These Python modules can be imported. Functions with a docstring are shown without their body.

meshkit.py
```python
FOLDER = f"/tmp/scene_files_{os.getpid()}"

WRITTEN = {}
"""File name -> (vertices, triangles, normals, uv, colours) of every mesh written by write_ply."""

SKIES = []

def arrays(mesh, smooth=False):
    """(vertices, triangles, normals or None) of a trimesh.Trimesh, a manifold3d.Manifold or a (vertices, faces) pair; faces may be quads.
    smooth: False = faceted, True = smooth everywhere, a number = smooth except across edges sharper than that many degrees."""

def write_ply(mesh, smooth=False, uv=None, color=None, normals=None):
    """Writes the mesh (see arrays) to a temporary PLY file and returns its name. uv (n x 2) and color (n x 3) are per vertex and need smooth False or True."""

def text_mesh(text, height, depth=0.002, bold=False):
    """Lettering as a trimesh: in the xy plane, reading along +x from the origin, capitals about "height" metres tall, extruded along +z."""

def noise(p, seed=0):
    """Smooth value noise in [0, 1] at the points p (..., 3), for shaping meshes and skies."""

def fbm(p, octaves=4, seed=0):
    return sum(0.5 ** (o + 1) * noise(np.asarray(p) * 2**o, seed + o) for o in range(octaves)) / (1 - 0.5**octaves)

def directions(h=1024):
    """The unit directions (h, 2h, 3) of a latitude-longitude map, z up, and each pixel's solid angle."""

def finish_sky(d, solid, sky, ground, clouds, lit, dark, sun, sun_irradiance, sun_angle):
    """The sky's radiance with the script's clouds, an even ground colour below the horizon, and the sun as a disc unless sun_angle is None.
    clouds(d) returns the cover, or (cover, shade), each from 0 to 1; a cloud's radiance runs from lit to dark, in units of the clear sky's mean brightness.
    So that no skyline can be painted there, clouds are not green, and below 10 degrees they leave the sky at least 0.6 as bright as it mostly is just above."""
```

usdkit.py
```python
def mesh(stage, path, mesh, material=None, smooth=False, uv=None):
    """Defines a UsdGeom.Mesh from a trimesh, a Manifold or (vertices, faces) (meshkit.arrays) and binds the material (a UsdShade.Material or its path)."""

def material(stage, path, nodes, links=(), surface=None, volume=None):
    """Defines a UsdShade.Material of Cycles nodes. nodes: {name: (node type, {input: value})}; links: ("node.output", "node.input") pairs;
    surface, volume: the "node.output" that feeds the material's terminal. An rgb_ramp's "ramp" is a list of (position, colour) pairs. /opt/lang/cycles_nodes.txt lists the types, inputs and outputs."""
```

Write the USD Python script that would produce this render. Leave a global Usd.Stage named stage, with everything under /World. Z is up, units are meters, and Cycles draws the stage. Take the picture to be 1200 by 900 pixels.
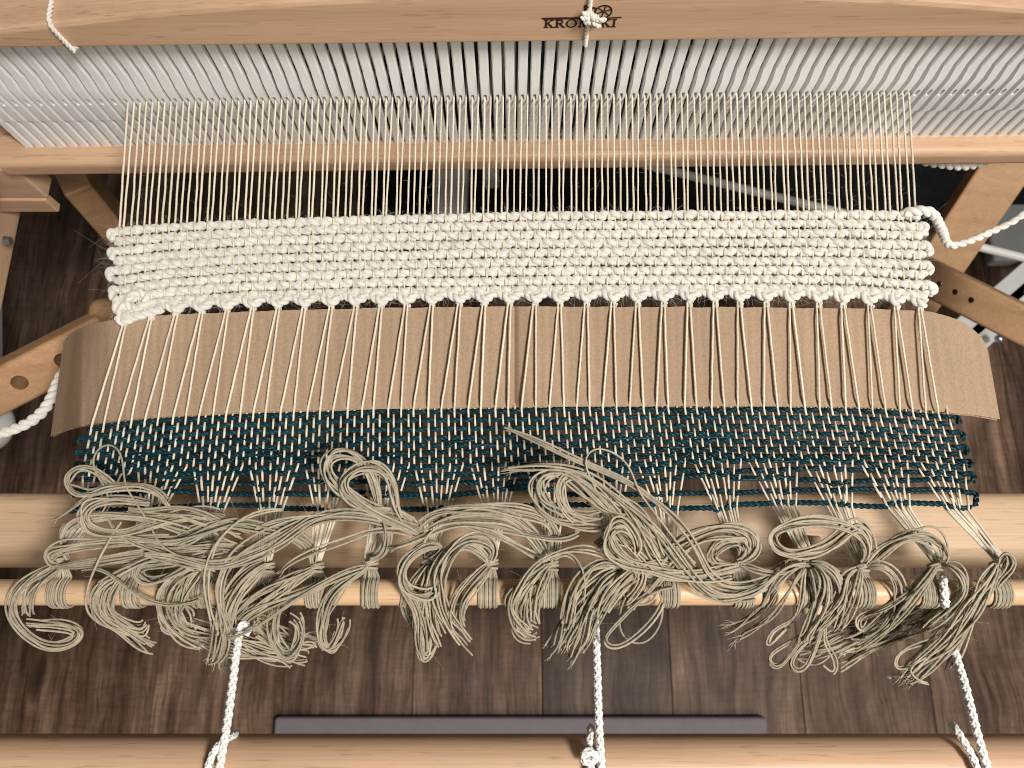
import math, numpy as np, trimesh, manifold3d as m3, usdkit, meshkit
from scipy.interpolate import CubicSpline
from shapely.geometry import Polygon, LineString, Point, box as sbox
from shapely.ops import unary_union
from pxr import Usd, UsdGeom, UsdLux, UsdShade, Gf, Sdf, Vt

stage = Usd.Stage.CreateInMemory()
UsdGeom.SetStageUpAxis(stage, 'Z'); UsdGeom.SetStageMetersPerUnit(stage, 1.0)
UsdGeom.Xform.Define(stage, '/World')
rng = np.random.default_rng(7)

# ------------------------------------------------------------------ camera
F = 880.0; TILT = math.radians(15.5); CAMH = 0.3317
cam = UsdGeom.Camera.Define(stage, '/World/camera')
cam.CreateHorizontalApertureAttr(36.0); cam.CreateVerticalApertureAttr(27.0)
cam.CreateFocalLengthAttr(36.0 * F / 1200)
cam.CreateFStopAttr(16.0); cam.CreateFocusDistanceAttr(0.345)
cam.CreateClippingRangeAttr((0.02, 50.0))
cam.CreateExposureAttr(0.42)
cam.AddTranslateOp().Set(Gf.Vec3d(0, 0, CAMH)); cam.AddRotateXOp().Set(math.degrees(TILT))

# ------------------------------------------------------------------ light: one ceiling lamp behind the weaver, added frontal fill, dim room bounce
def look_at(x, pos, target):
    z = np.array(pos, float) - np.array(target, float); z /= np.linalg.norm(z)
    xa = np.cross([0, 1, 0], z); xa /= np.linalg.norm(xa); ya = np.cross(z, xa)
    M = Gf.Matrix4d(*[float(q) for q in (*xa, 0, *ya, 0, *z, 0, *pos, 1)])
    x.AddTransformOp().Set(M)
lamp = UsdLux.RectLight.Define(stage, '/World/ceiling_lamp')
lamp.CreateWidthAttr(0.23); lamp.CreateHeightAttr(0.23); lamp.CreateIntensityAttr(96.0)
lamp.CreateColorAttr(Gf.Vec3f(1.0, 0.935, 0.865)); look_at(lamp, (0.52, -0.28, 1.15), (0, 0.1, 0))
lamp2 = UsdLux.RectLight.Define(stage, '/World/ceiling_lamp_001')  # added fill behind the camera to brighten the reed, not a real fixture
lamp2.CreateWidthAttr(0.9); lamp2.CreateHeightAttr(0.9); lamp2.CreateIntensityAttr(4.6)
lamp2.CreateColorAttr(Gf.Vec3f(1.0, 0.92, 0.82)); look_at(lamp2, (0.7, -1.1, 1.5), (0, 0.1, 0))
dome = UsdLux.DomeLight.Define(stage, '/World/room_light')
dm = usdkit.material(stage, '/World/Looks/room_light', {'b': ('background_shader', {'color': (1.0, 0.93, 0.86), 'strength': 0.055})}, [], surface='b.background')
UsdShade.MaterialBindingAPI.Apply(dome.GetPrim()).Bind(dm)

# ------------------------------------------------------------------ helpers
SN, CS = math.sin(TILT), math.cos(TILT)
def U(u, v, z=0.0):
    """the point at height z that lies on the sight line of a picture position"""
    u, v, z = np.broadcast_arrays(np.asarray(u, float), np.asarray(v, float), np.asarray(z, float))
    a = (450 - v) / F
    dy = SN + a * CS; dz = -CS + a * SN
    t = (z - CAMH) / dz
    return np.stack([(u - 600) / F * t, dy * t, z + 0 * t], -1)
def UY(u, v, y):
    """the same on the upright plane at distance y"""
    a = (450 - v) / F
    dy = SN + a * CS; dz = -CS + a * SN
    t = y / dy
    return np.array([(u - 600) / F * t, y, CAMH + dz * t])

used = {}
def numbered(path):
    n = used.get(path, 0); used[path] = n + 1
    return path if n == 0 else f'{path}_{n:03d}'
def tag(p, label=None, cat=None, group=None, kind=None):
    p = p.GetPrim() if hasattr(p, 'GetPrim') else p
    for k, v in (('label', label), ('category', cat), ('group', group), ('kind', kind)):
        if v: p.SetCustomDataByKey(k, v)
    return p
def thing(name, label, cat, group=None, kind=None):
    x = UsdGeom.Xform.Define(stage, numbered('/World/' + name))
    tag(x, label, cat, group, kind)
    return str(x.GetPath())
def put(name, geo, mat, parent='/World', smooth=30):
    path = numbered(parent + '/' + name)
    if isinstance(geo, tuple) and len(geo) == 4:      # tubes: vertices, faces, normals, uv
        v, f, n, uv = geo
        m = UsdGeom.Mesh.Define(stage, path)
        m.CreatePointsAttr(Vt.Vec3fArray.FromNumpy(v.astype(np.float32)))
        m.CreateFaceVertexCountsAttr(Vt.IntArray.FromNumpy(np.full(len(f), 3, np.int32)))
        m.CreateFaceVertexIndicesAttr(Vt.IntArray.FromNumpy(f.astype(np.int32).ravel()))
        m.CreateSubdivisionSchemeAttr('none')
        m.CreateNormalsAttr(Vt.Vec3fArray.FromNumpy(n.astype(np.float32))); m.SetNormalsInterpolation('vertex')
        UsdGeom.PrimvarsAPI(m).CreatePrimvar('st', Sdf.ValueTypeNames.TexCoord2fArray, 'vertex').Set(Vt.Vec2fArray.FromNumpy(uv.astype(np.float32)))
        UsdShade.MaterialBindingAPI.Apply(m.GetPrim()).Bind(mat)
        return m
    return usdkit.mesh(stage, path, geo, mat, smooth=smooth)
def join(gs):
    vs, fs, ns, us, o = [], [], [], [], 0
    for v, f, n, uv in gs:
        vs.append(v); fs.append(f + o); ns.append(n); us.append(uv); o += len(v)
    return np.vstack(vs), np.vstack(fs), np.vstack(ns), np.vstack(us)
def frames(p):
    t = np.gradient(p, axis=0); t /= np.maximum(np.linalg.norm(t, axis=1, keepdims=True), 1e-12)
    a = np.array([0, 0, 1.0]) if abs(t[0, 2]) < 0.9 else np.array([0, 1.0, 0])
    N = np.zeros_like(p); n = a - t[0] * (a @ t[0]); N[0] = n / np.linalg.norm(n)
    for i in range(1, len(p)):
        n = N[i-1] - t[i] * (N[i-1] @ t[i]); N[i] = n / max(np.linalg.norm(n), 1e-12)
    return t, N, np.cross(t, N)
def tube(p, r, sides=6, fl=None):
    """fl: optional (points' flattening) is not used for round yarn"""
    p = np.asarray(p, float); k = len(p)
    r = np.broadcast_to(np.asarray(r, float), (k,)).copy()
    t, N, B = frames(p)
    s = np.concatenate([[0], np.cumsum(np.linalg.norm(np.diff(p, axis=0), axis=1))])
    ang = np.linspace(0, 2*np.pi, sides + 1)
    dirs = N[:, None] * np.cos(ang)[None, :, None] + B[:, None] * np.sin(ang)[None, :, None]
    v = p[:, None] + dirs * r[:, None, None]
    uv = np.stack(np.broadcast_arrays(ang[None] / (2*np.pi), s[:, None]), -1)
    i, j = np.meshgrid(np.arange(k-1), np.arange(sides), indexing='ij')
    a = (i*(sides+1) + j).ravel(); b = a + 1; c = a + sides + 1; d = c + 1
    f = np.vstack([np.stack([a, b, d], 1), np.stack([a, d, c], 1)])
    V, n, uvv = v.reshape(-1, 3), dirs.reshape(-1, 3), uv.reshape(-1, 2)
    e0 = len(V)                                        # end caps
    V = np.vstack([V, p[:1] - t[:1]*r[0]*.3, p[-1:] + t[-1:]*r[-1]*.3]); n = np.vstack([n, -t[:1], t[-1:]]); uvv = np.vstack([uvv, [[.5, 0]], [[.5, s[-1]]]])
    j = np.arange(sides)
    f = np.vstack([f, np.stack([np.full(sides, e0), j+1, j], 1), np.stack([np.full(sides, e0+1), (k-1)*(sides+1)+j, (k-1)*(sides+1)+j+1], 1)])
    return V, f, n, uvv
def spline(pts, n=None, step=None, smooth3=True):
    pts = np.asarray(pts, float)
    d = np.linalg.norm(np.diff(pts, axis=0), axis=1) ** 0.6
    t = np.concatenate([[0], np.cumsum(np.maximum(d, 1e-9))])
    if n is None: n = max(8, int(np.linalg.norm(np.diff(pts, axis=0), axis=1).sum() / step))
    return CubicSpline(t, pts)(np.linspace(0, t[-1], n))
def resample(p, step):
    s = np.concatenate([[0], np.cumsum(np.linalg.norm(np.diff(p, axis=0), axis=1))])
    q = np.linspace(0, s[-1], max(4, int(s[-1] / step) + 1))
    return np.stack([np.interp(q, s, p[:, k]) for k in range(p.shape[1])], 1)
def rope(p, off, r, plies=2, pitch=0.008, sides=7, phase=0.0, scale=None):
    """yarn of plies twisted about the path p"""
    t, N, B = frames(p)
    s = np.concatenate([[0], np.cumsum(np.linalg.norm(np.diff(p, axis=0), axis=1))])
    sc = np.ones(len(p)) if scale is None else scale
    out = []
    for k in range(plies):
        a = 2*np.pi*(s/pitch + k/plies) + phase
        q = p + (N*np.cos(a)[:, None] + B*np.sin(a)[:, None]) * (off*sc)[:, None]
        out.append(tube(q, r*sc, sides))
    return join(out)
def wobble(n, amp, scale, seed):
    x = np.arange(n) / scale
    return (meshkit.noise(np.stack([x, x*0 + seed*3.7, x*0 + .5], -1), seed) - .5) * 2 * amp
def rbox(lo, hi, r=0.002, seg=3):
    """a box with rounded edges"""
    lo, hi = np.array(lo, float), np.array(hi, float); r = min(r, (hi-lo).min()*.49)
    s = m3.Manifold.sphere(r, 4*seg)
    return m3.Manifold.batch_hull([s.translate([float(x), float(y), float(z)]) for x in (lo[0]+r, hi[0]-r) for y in (lo[1]+r, hi[1]-r) for z in (lo[2]+r, hi[2]-r)])
def bar(a, b, w, h, roll=0.0, r=0.002, ext=0.0):
    """a rounded bar from a to b, w wide (level before the roll), h deep"""
    a, b = np.array(a, float), np.array(b, float); L = np.linalg.norm(b-a); t = (b-a)/L
    x = np.cross(t, [0, 0, 1]); x /= np.linalg.norm(x); z = np.cross(x, t)
    c, s = math.cos(roll), math.sin(roll); x, z = x*c + z*s, z*c - x*s
    m = rbox((-w/2, -ext, -h/2), (w/2, L+ext, h/2), r)
    M = np.stack([x, t, z, a], 1)
    return m.transform(M), (lambda q: M[:, :3] @ np.array(q, float) + a)
def extrude_x(poly, x0, x1):
    """a polygon in (y, z) drawn out along x"""
    m = trimesh.creation.extrude_polygon(poly, x1-x0, engine='earcut')
    v = m.vertices; m.vertices = np.stack([v[:, 2] + x0, v[:, 0], v[:, 1]], 1)
    return m
def rrect(y0, z0, y1, z1, r):
    return sbox(y0+r, z0+r, y1-r, z1-r).buffer(r, quad_segs=6)

# ------------------------------------------------------------------ materials
LK = '/World/Looks/'
def yarn(name, col, turns=2, freq=900.0, h=0.00012, var=0.12, rough=0.85, fuzz=0.25, sss=0.0):
    c = np.array(col)
    return usdkit.material(stage, LK + name, {
        'uv': ('uvmap', {'attribute': 'st'}), 'sx': ('separate_xyz', {}),
        'a': ('math', {'math_type': 'multiply', 'value2': 2*math.pi*turns}), 'b': ('math', {'math_type': 'multiply', 'value2': freq*2*math.pi}),
        'c': ('math', {'math_type': 'add'}), 's': ('math', {'math_type': 'sine'}),
        'oi': ('object_info', {}), 'geo': ('geometry', {}),
        'nz': ('noise_texture', {'scale': 160.0, 'detail': 3.0}),
        'rp': ('rgb_ramp', {'ramp': [(0.25, tuple(c*(1-var))), (0.75, tuple(np.minimum(c*(1+var), .95)))]}),
        'mr': ('map_range', {'from_min': 0., 'from_max': 1., 'to_min': 1-var, 'to_max': 1+var*.6}),
        'hs': ('hsv', {}),
        'bp': ('bump', {'strength': 0.8, 'distance': h}),
        'p': ('principled_bsdf', {'roughness': rough, 'specular_ior_level': 0.2, 'sheen_weight': fuzz, 'sheen_roughness': 0.5, 'diffuse_roughness': 0.15, 'subsurface_weight': sss, 'subsurface_scale': .0035, 'subsurface_radius': (1., .9, .75)}),
    }, [('uv.UV', 'sx.vector'), ('sx.x', 'a.value1'), ('sx.y', 'b.value1'), ('a.value', 'c.value1'), ('b.value', 'c.value2'), ('c.value', 's.value1'), ('s.value', 'bp.height'),
        ('geo.position', 'nz.vector'), ('nz.fac', 'rp.fac'), ('rp.color', 'hs.color'), ('oi.random', 'mr.value'), ('mr.result', 'hs.value'),
        ('hs.color', 'p.base_color'), ('bp.normal', 'p.normal')], surface='p.BSDF')
def wood(name, light, dark, scale=(3, 60, 60), rough=0.42, coat=0.0, bump=0.00006):
    """beech: soft wide figure, fine rays and short dark flecks along the grain"""
    sc = np.array(scale, float); lo, hi = sc == sc.min(), sc != sc.min()
    fleck = tuple(np.where(lo, 60., 900.)); fine = tuple(np.where(lo, 14., 1100.))
    L, D = np.array(light), np.array(dark)
    return usdkit.material(stage, LK + name, {
        'g': ('geometry', {}), 'oi': ('object_info', {}), 'cx': ('combine_xyz', {}), 'm1': ('math', {'math_type': 'multiply', 'value2': 3.0}), 'va': ('vector_math', {'math_type': 'add'}),
        'mp': ('mapping', {'scale': scale}), 'mf': ('mapping', {'scale': fine}), 'mk': ('mapping', {'scale': fleck}), 'mw': ('mapping', {'scale': tuple(np.where(lo, 2.2, 26.))}),
        'n1': ('noise_texture', {'scale': 1.0, 'detail': 7.0, 'roughness': 0.7, 'distortion': 0.6}),
        'n2': ('noise_texture', {'scale': 1.0, 'detail': 3.0, 'roughness': .7}), 'n4': ('noise_texture', {'scale': 1.0, 'detail': 1.0}),
        'n3': ('noise_texture', {'scale': 7.0, 'detail': 3.0}), 'wv': ('wave_texture', {'wave_type': 'rings', 'rings_direction': 'x' if lo[0] else 'y', 'scale': .55, 'distortion': 2.2, 'detail': 3., 'detail_scale': 1.2}),
        'r1': ('rgb_ramp', {'ramp': [(0.3, tuple(L*.93+D*.07)), (0.5, tuple(L*.72+D*.28)), (0.6, tuple(L)), (0.74, tuple(L*.6+D*.4))]}),
        'r2': ('rgb_ramp', {'ramp': [(0.32, (.88, .865, .84)), (0.55, (1, 1, 1)), (.75, (1.04, 1.04, 1.03))]}),
        'r3': ('rgb_ramp', {'ramp': [(0.35, (.93, .92, .91)), (0.65, (1.04, 1.02, 1.0))]}),
        'r4': ('rgb_ramp', {'ramp': [(0.26, (.72, .68, .62)), (0.36, (1, 1, 1))]}),
        'rw': ('rgb_ramp', {'ramp': [(0.0, (.90, .885, .865)), (0.25, (1, 1, 1)), (1, (1.02, 1.01, 1.0))]}),
        'x': ('mix', {'mix_type': 'multiply', 'fac': 1.0}), 'y': ('mix', {'mix_type': 'multiply', 'fac': 1.0}), 'z': ('mix', {'mix_type': 'multiply', 'fac': .8}), 'w': ('mix', {'mix_type': 'multiply', 'fac': .9}),
        'bp': ('bump', {'strength': 0.5, 'distance': bump}),
        'p': ('principled_bsdf', {'roughness': rough, 'coat_weight': coat, 'specular_ior_level': 0.4}),
    }, [('oi.random', 'm1.value1'), ('m1.value', 'cx.x'), ('m1.value', 'cx.y'), ('m1.value', 'cx.z'), ('g.position', 'va.vector1'), ('cx.vector', 'va.vector2'),
        ('va.vector', 'mp.vector'), ('va.vector', 'mf.vector'), ('va.vector', 'mk.vector'), ('va.vector', 'mw.vector'), ('mp.vector', 'n1.vector'), ('mf.vector', 'n2.vector'), ('mk.vector', 'n4.vector'), ('va.vector', 'n3.vector'), ('mw.vector', 'wv.vector'),
        ('n1.fac', 'r1.fac'), ('n2.fac', 'r2.fac'), ('n3.fac', 'r3.fac'), ('n4.fac', 'r4.fac'), ('wv.fac', 'rw.fac'), ('r1.color', 'x.color1'), ('r2.color', 'x.color2'), ('x.color', 'y.color1'), ('r3.color', 'y.color2'),
        ('y.color', 'z.color1'), ('r4.color', 'z.color2'), ('z.color', 'w.color1'), ('rw.color', 'w.color2'),
        ('w.color', 'p.base_color'), ('n2.fac', 'bp.height'), ('bp.normal', 'p.normal')], surface='p.BSDF')
def plain(name, col, rough=0.5, spec=0.4, var=0.05, **kw):
    c = np.array(col)
    return usdkit.material(stage, LK + name, {'g': ('geometry', {}), 'n': ('noise_texture', {'scale': 60.0, 'detail': 4.0}),
        'r': ('rgb_ramp', {'ramp': [(.3, tuple(c*(1-var))), (.7, tuple(np.minimum(1, c*(1+var))))]}),
        'p': ('principled_bsdf', {'roughness': rough, 'specular_ior_level': spec, **kw})},
        [('g.position', 'n.vector'), ('n.fac', 'r.fac'), ('r.color', 'p.base_color')], surface='p.BSDF')

M_warp = yarn('warp_cotton', (.70, .64, .52), 2, 420., .00004, .1, .75, .05)
M_warp_shaded = yarn('shaded_warp_yarn', (.37, .33, .25), 2, 330., .000035, .20, .75, .0)  # same yarn as the warp, bundle shade put into a darker colour
M_wool = yarn('white_wool', (.84, .82, .75), 1, 260., .00006, .05, .95, .3, .35)
M_blue = yarn('teal_yarn', (.0058, .036, .048), 2, 400., .00007, .4, .38, .0)
M_cord = yarn('white_cord', (.74, .755, .75), 2, 800., .000005, .05, .5, .1)
BL, BD = (.56, .385, .26), (.43, .275, .175)
M_beechX = wood('beech_along_x', BL, BD, (4, 70, 70))
M_beechY = wood('beech_along_y', BL, BD, (70, 4, 70))
M_beechpale = wood('pale_beech_along_x', (.60, .445, .30), (.50, .35, .22), (4, 60, 60))
M_stand = wood('stand_beech', (.48, .30, .165), (.26, .15, .08), (30, 60, 60), .5)
M_dowel = wood('dowel_birch', (.62, .44, .275), (.53, .355, .205), (5, 90, 90), .4)
M_plastic = usdkit.material(stage, LK + 'white_plastic', {'p': ('principled_bsdf', {'base_color': (.90, .915, .915), 'roughness': .22, 'specular_ior_level': .5}), 't': ('translucent_bsdf', {'color': (.86, .87, .86)}), 'm': ('mix_closure', {'fac': .22})},
    [('p.BSDF', 'm.closure1'), ('t.BSDF', 'm.closure2')], surface='m.closure')
M_lint = plain('wool_lint', (.62, .60, .55), .9, .1)
M_burn = plain('burnt_lettering', (.035, .02, .015), .8, .1)
M_steel = plain('zinc_bolt', (.55, .56, .58), .3, .5, .05, metallic=0.9)
M_whitemetal = plain('white_painted_metal', (.62, .63, .62), .4)
M_grey = plain('grey_cloth', (.16, .165, .165), .8)
M_purple = plain('purple_foam', (.20, .175, .20), .9, .2)
M_dark = plain('hole_dark', (.02, .012, .008), .9, .1)
def card_mat():
    return usdkit.material(stage, LK + 'cardboard', {'g': ('geometry', {}), 'm': ('mapping', {'scale': (330., 4., 4.)}), 'n': ('noise_texture', {'scale': 1.0, 'detail': 3.0}),
        'f': ('noise_texture', {'scale': 900.0, 'detail': 3.0, 'roughness': .7}), 's': ('voronoi_texture', {'scale': 420.0}), 'w': ('noise_texture', {'scale': 14.0, 'detail': 3.0}),
        'r': ('rgb_ramp', {'ramp': [(.3, (.345, .250, .172)), (.7, (.40, .292, .204))]}), 'rf': ('rgb_ramp', {'ramp': [(.3, (.82, .81, .80)), (.6, (1.05, 1.05, 1.05))]}),
        'rs': ('rgb_ramp', {'ramp': [(.0, (.70, .66, .62)), (.10, (1, 1, 1))]}), 'rw': ('rgb_ramp', {'ramp': [(.3, (.9, .9, .9)), (.7, (1.05, 1.04, 1.02))]}),
        'x': ('mix', {'mix_type': 'multiply', 'fac': 1.}), 'y': ('mix', {'mix_type': 'multiply', 'fac': 1.}), 'z': ('mix', {'mix_type': 'multiply', 'fac': 1.}),
        'b': ('bump', {'strength': .4, 'distance': .00015}), 'p': ('principled_bsdf', {'roughness': .9, 'specular_ior_level': .15})},
        [('g.position', 'm.vector'), ('m.vector', 'n.vector'), ('g.position', 'f.vector'), ('g.position', 's.vector'), ('g.position', 'w.vector'), ('n.fac', 'r.fac'), ('f.fac', 'rf.fac'), ('s.distance', 'rs.fac'), ('w.fac', 'rw.fac'),
         ('r.color', 'x.color1'), ('rf.color', 'x.color2'), ('x.color', 'y.color1'), ('rs.color', 'y.color2'), ('y.color', 'z.color1'), ('rw.color', 'z.color2'),
         ('z.color', 'p.base_color'), ('n.fac', 'b.height'), ('b.normal', 'p.normal')], surface='p.BSDF')
M_card = card_mat()
def plank_mat():
    return usdkit.material(stage, LK + 'rustic_walnut', {'g': ('geometry', {}), 'oi': ('object_info', {}), 'm1': ('math', {'math_type': 'multiply', 'value2': 37.0}), 'cx': ('combine_xyz', {}), 'va': ('vector_math', {'math_type': 'add'}),
        'nd': ('noise_texture', {'scale': 5., 'detail': 3.}), 'vd': ('vector_math', {'math_type': 'multiply_add', 'vector2': (.035, .02, 0.)}),
        'mp': ('mapping', {'scale': (30., 3.2, 1.)}), 'mf': ('mapping', {'scale': (260., 14., 1.)}), 'mb': ('mapping', {'scale': (11., 6., 1.)}), 'mv': ('mapping', {'scale': (9., 3.5, 1.)}), 'ms': ('mapping', {'scale': (40., 260., 1.)}),
        'n1': ('noise_texture', {'scale': 1., 'detail': 8., 'roughness': .68, 'distortion': 1.0}), 'n2': ('noise_texture', {'scale': 1., 'detail': 5., 'roughness': .75, 'distortion': .4}), 'n3': ('noise_texture', {'scale': 1., 'detail': 5., 'roughness': .6, 'distortion': .5}),
        'vo': ('voronoi_texture', {'scale': 1., 'randomness': 1.}), 'n5': ('noise_texture', {'scale': 1., 'detail': 3., 'roughness': .7}),
        'r1': ('rgb_ramp', {'ramp': [(.28, (.042, .024, .015)), (.42, (.108, .065, .043)), (.52, (.162, .103, .072)), (.62, (.222, .150, .111)), (.75, (.28, .208, .16))]}),
        'r2': ('rgb_ramp', {'ramp': [(.36, (.45, .42, .39)), (.52, (1., 1., 1.)), (.7, (1.25, 1.22, 1.2))]}), 'r3': ('rgb_ramp', {'ramp': [(.32, (.45, .42, .40)), (.5, (.95, .93, .9)), (.68, (1.45, 1.42, 1.4))]}),
        'rk': ('rgb_ramp', {'ramp': [(.0, (.12, .09, .07)), (.07, (.35, .3, .27)), (.11, (.9, .85, .8)), (.17, (.6, .56, .52)), (.24, (1, 1, 1))]}), 'rs': ('rgb_ramp', {'ramp': [(.35, (.82, .82, .82)), (.6, (1.06, 1.06, 1.06))]}),
        'mr': ('map_range', {'to_min': .62, 'to_max': 1.25}), 'hs': ('hsv', {}),
        'x': ('mix', {'mix_type': 'multiply', 'fac': 1.}), 'y': ('mix', {'mix_type': 'multiply', 'fac': 1.}), 'z': ('mix', {'mix_type': 'multiply', 'fac': .9}), 'w': ('mix', {'mix_type': 'multiply', 'fac': 1.}),
        'b': ('bump', {'strength': .4, 'distance': .0004}), 'p': ('principled_bsdf', {'roughness': .55, 'specular_ior_level': .3})},
        [('oi.random', 'm1.value1'), ('m1.value', 'cx.x'), ('m1.value', 'cx.y'), ('g.position', 'va.vector1'), ('cx.vector', 'va.vector2'), ('va.vector', 'nd.vector'), ('nd.color', 'vd.vector1'), ('va.vector', 'vd.vector3'),
         ('vd.vector', 'mp.vector'), ('vd.vector', 'mf.vector'), ('va.vector', 'mb.vector'), ('vd.vector', 'mv.vector'), ('va.vector', 'ms.vector'),
         ('mp.vector', 'n1.vector'), ('mf.vector', 'n2.vector'), ('mb.vector', 'n3.vector'), ('mv.vector', 'vo.vector'), ('ms.vector', 'n5.vector'), ('n1.fac', 'r1.fac'), ('n2.fac', 'r2.fac'), ('n3.fac', 'r3.fac'), ('vo.distance', 'rk.fac'), ('n5.fac', 'rs.fac'),
         ('r1.color', 'x.color1'), ('r2.color', 'x.color2'), ('x.color', 'y.color1'), ('r3.color', 'y.color2'), ('y.color', 'z.color1'), ('rk.color', 'z.color2'), ('z.color', 'w.color1'), ('rs.color', 'w.color2'), ('w.color', 'hs.color'), ('oi.random', 'mr.value'), ('mr.result', 'hs.value'),
         ('hs.color', 'p.base_color'), ('n2.fac', 'b.height'), ('b.normal', 'p.normal')], surface='p.BSDF')
M_plank = plank_mat()

# ------------------------------------------------------------------ floor of planks
ZF = -0.60
fl = UsdGeom.Xform.Define(stage, numbered('/World/floor')); tag(fl, 'dark rustic brown plank floor under the loom', 'floor', kind='structure'); fl = str(fl.GetPath())
put('subfloor', trimesh.creation.box(bounds=[[-3, -3, ZF-.03], [3, 3, ZF-.009]]), M_dark, fl)
PW = 0.150
for i in range(-8, 9):
    off = rng.uniform(0, 1.2); x0 = i*PW + .035
    y = -1.0 - off
    while y < 1.7:
        y1 = y + 1.2
        if y1 > -1.0:
            put('plank', rbox((x0+.0003, y+.0003, ZF-.0085), (x0+PW-.0003, y1-.0003, ZF + rng.uniform(-.0002, .0002)), .0007, 1), M_plank, fl)
        y = y1

# ------------------------------------------------------------------ loom frame and stand
frame = thing('table_loom', 'light beech body of the table loom, beams crossing below the weaving and at the front', 'loom frame')
# front beam (half round top) at the foot of the picture
pb0, pb1 = U(0, 866, -.010), U(1200, 857, -.010)
yb = (pb0[1] + pb1[1]) / 2
put('front_beam', extrude_x(rrect(yb-.062, -.024, yb, .0015, .011), -.300, .315), M_beechX, frame)
# cross beam under the tie-on
zb = -.045
def beam_row(v): return U(600, v, zb)[1]
yk, yf = beam_row(576), beam_row(664)
put('cross_beam', extrude_x(rrect(yf, zb-.022, yk, zb, .0065), -.300, .315), M_beechpale, frame)
for xs in ((-.330, -.3002), (.3152, .345)):
    put('side_rail', rbox((xs[0], -.10, -.060), (xs[1], .62, -.010), .003), M_beechY, frame)
put('back_beam', extrude_x(rrect(.60, -.05, .64, -.001, .012), -.300, .315), M_beechX, frame)
# left heddle block: bevelled bracket under the heddle's left end
P = U(18, 199, -.055)
put('heddle_block', rbox((P[0]-.07, P[1], -.088), (P[0], P[1]+.0145, -.055), .0016), M_beechX, frame)
put('heddle_block_lip', rbox((P[0]-.05, P[1]-.001, -.104), (P[0]-.0025, P[1]+.005, -.0885), .0012), M_beechX, frame)
A, _ = bar(U(-40, 150, -.052), U(34, 164, -.052), .018, .008, 0, .001)
put('spacer', A, M_beechX, frame)
put('heddle_post', bar(U(-19, 216, -.112), U(-66, 430, -.105), .036, .03, 0, .002)[0], M_beechY, frame)
b0 = U(11, 282, -.096)
bl = m3.Manifold.cylinder(.0035, .0030, .0024, 20).rotate([0, 90, 0]).translate([float(b0[0]-.0025), float(b0[1]), float(b0[2])])
put('bolt', bl, M_steel, frame)
for uu, v0, v1 in ((309, 690, 742), (946, 628, 720)):
    a, b = U(uu, v0, -.030), U(uu+3, v1, -.030)
    put('batten', bar(a, b, .0095, .010, 0, .001)[0], M_beechpale, frame)

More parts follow.
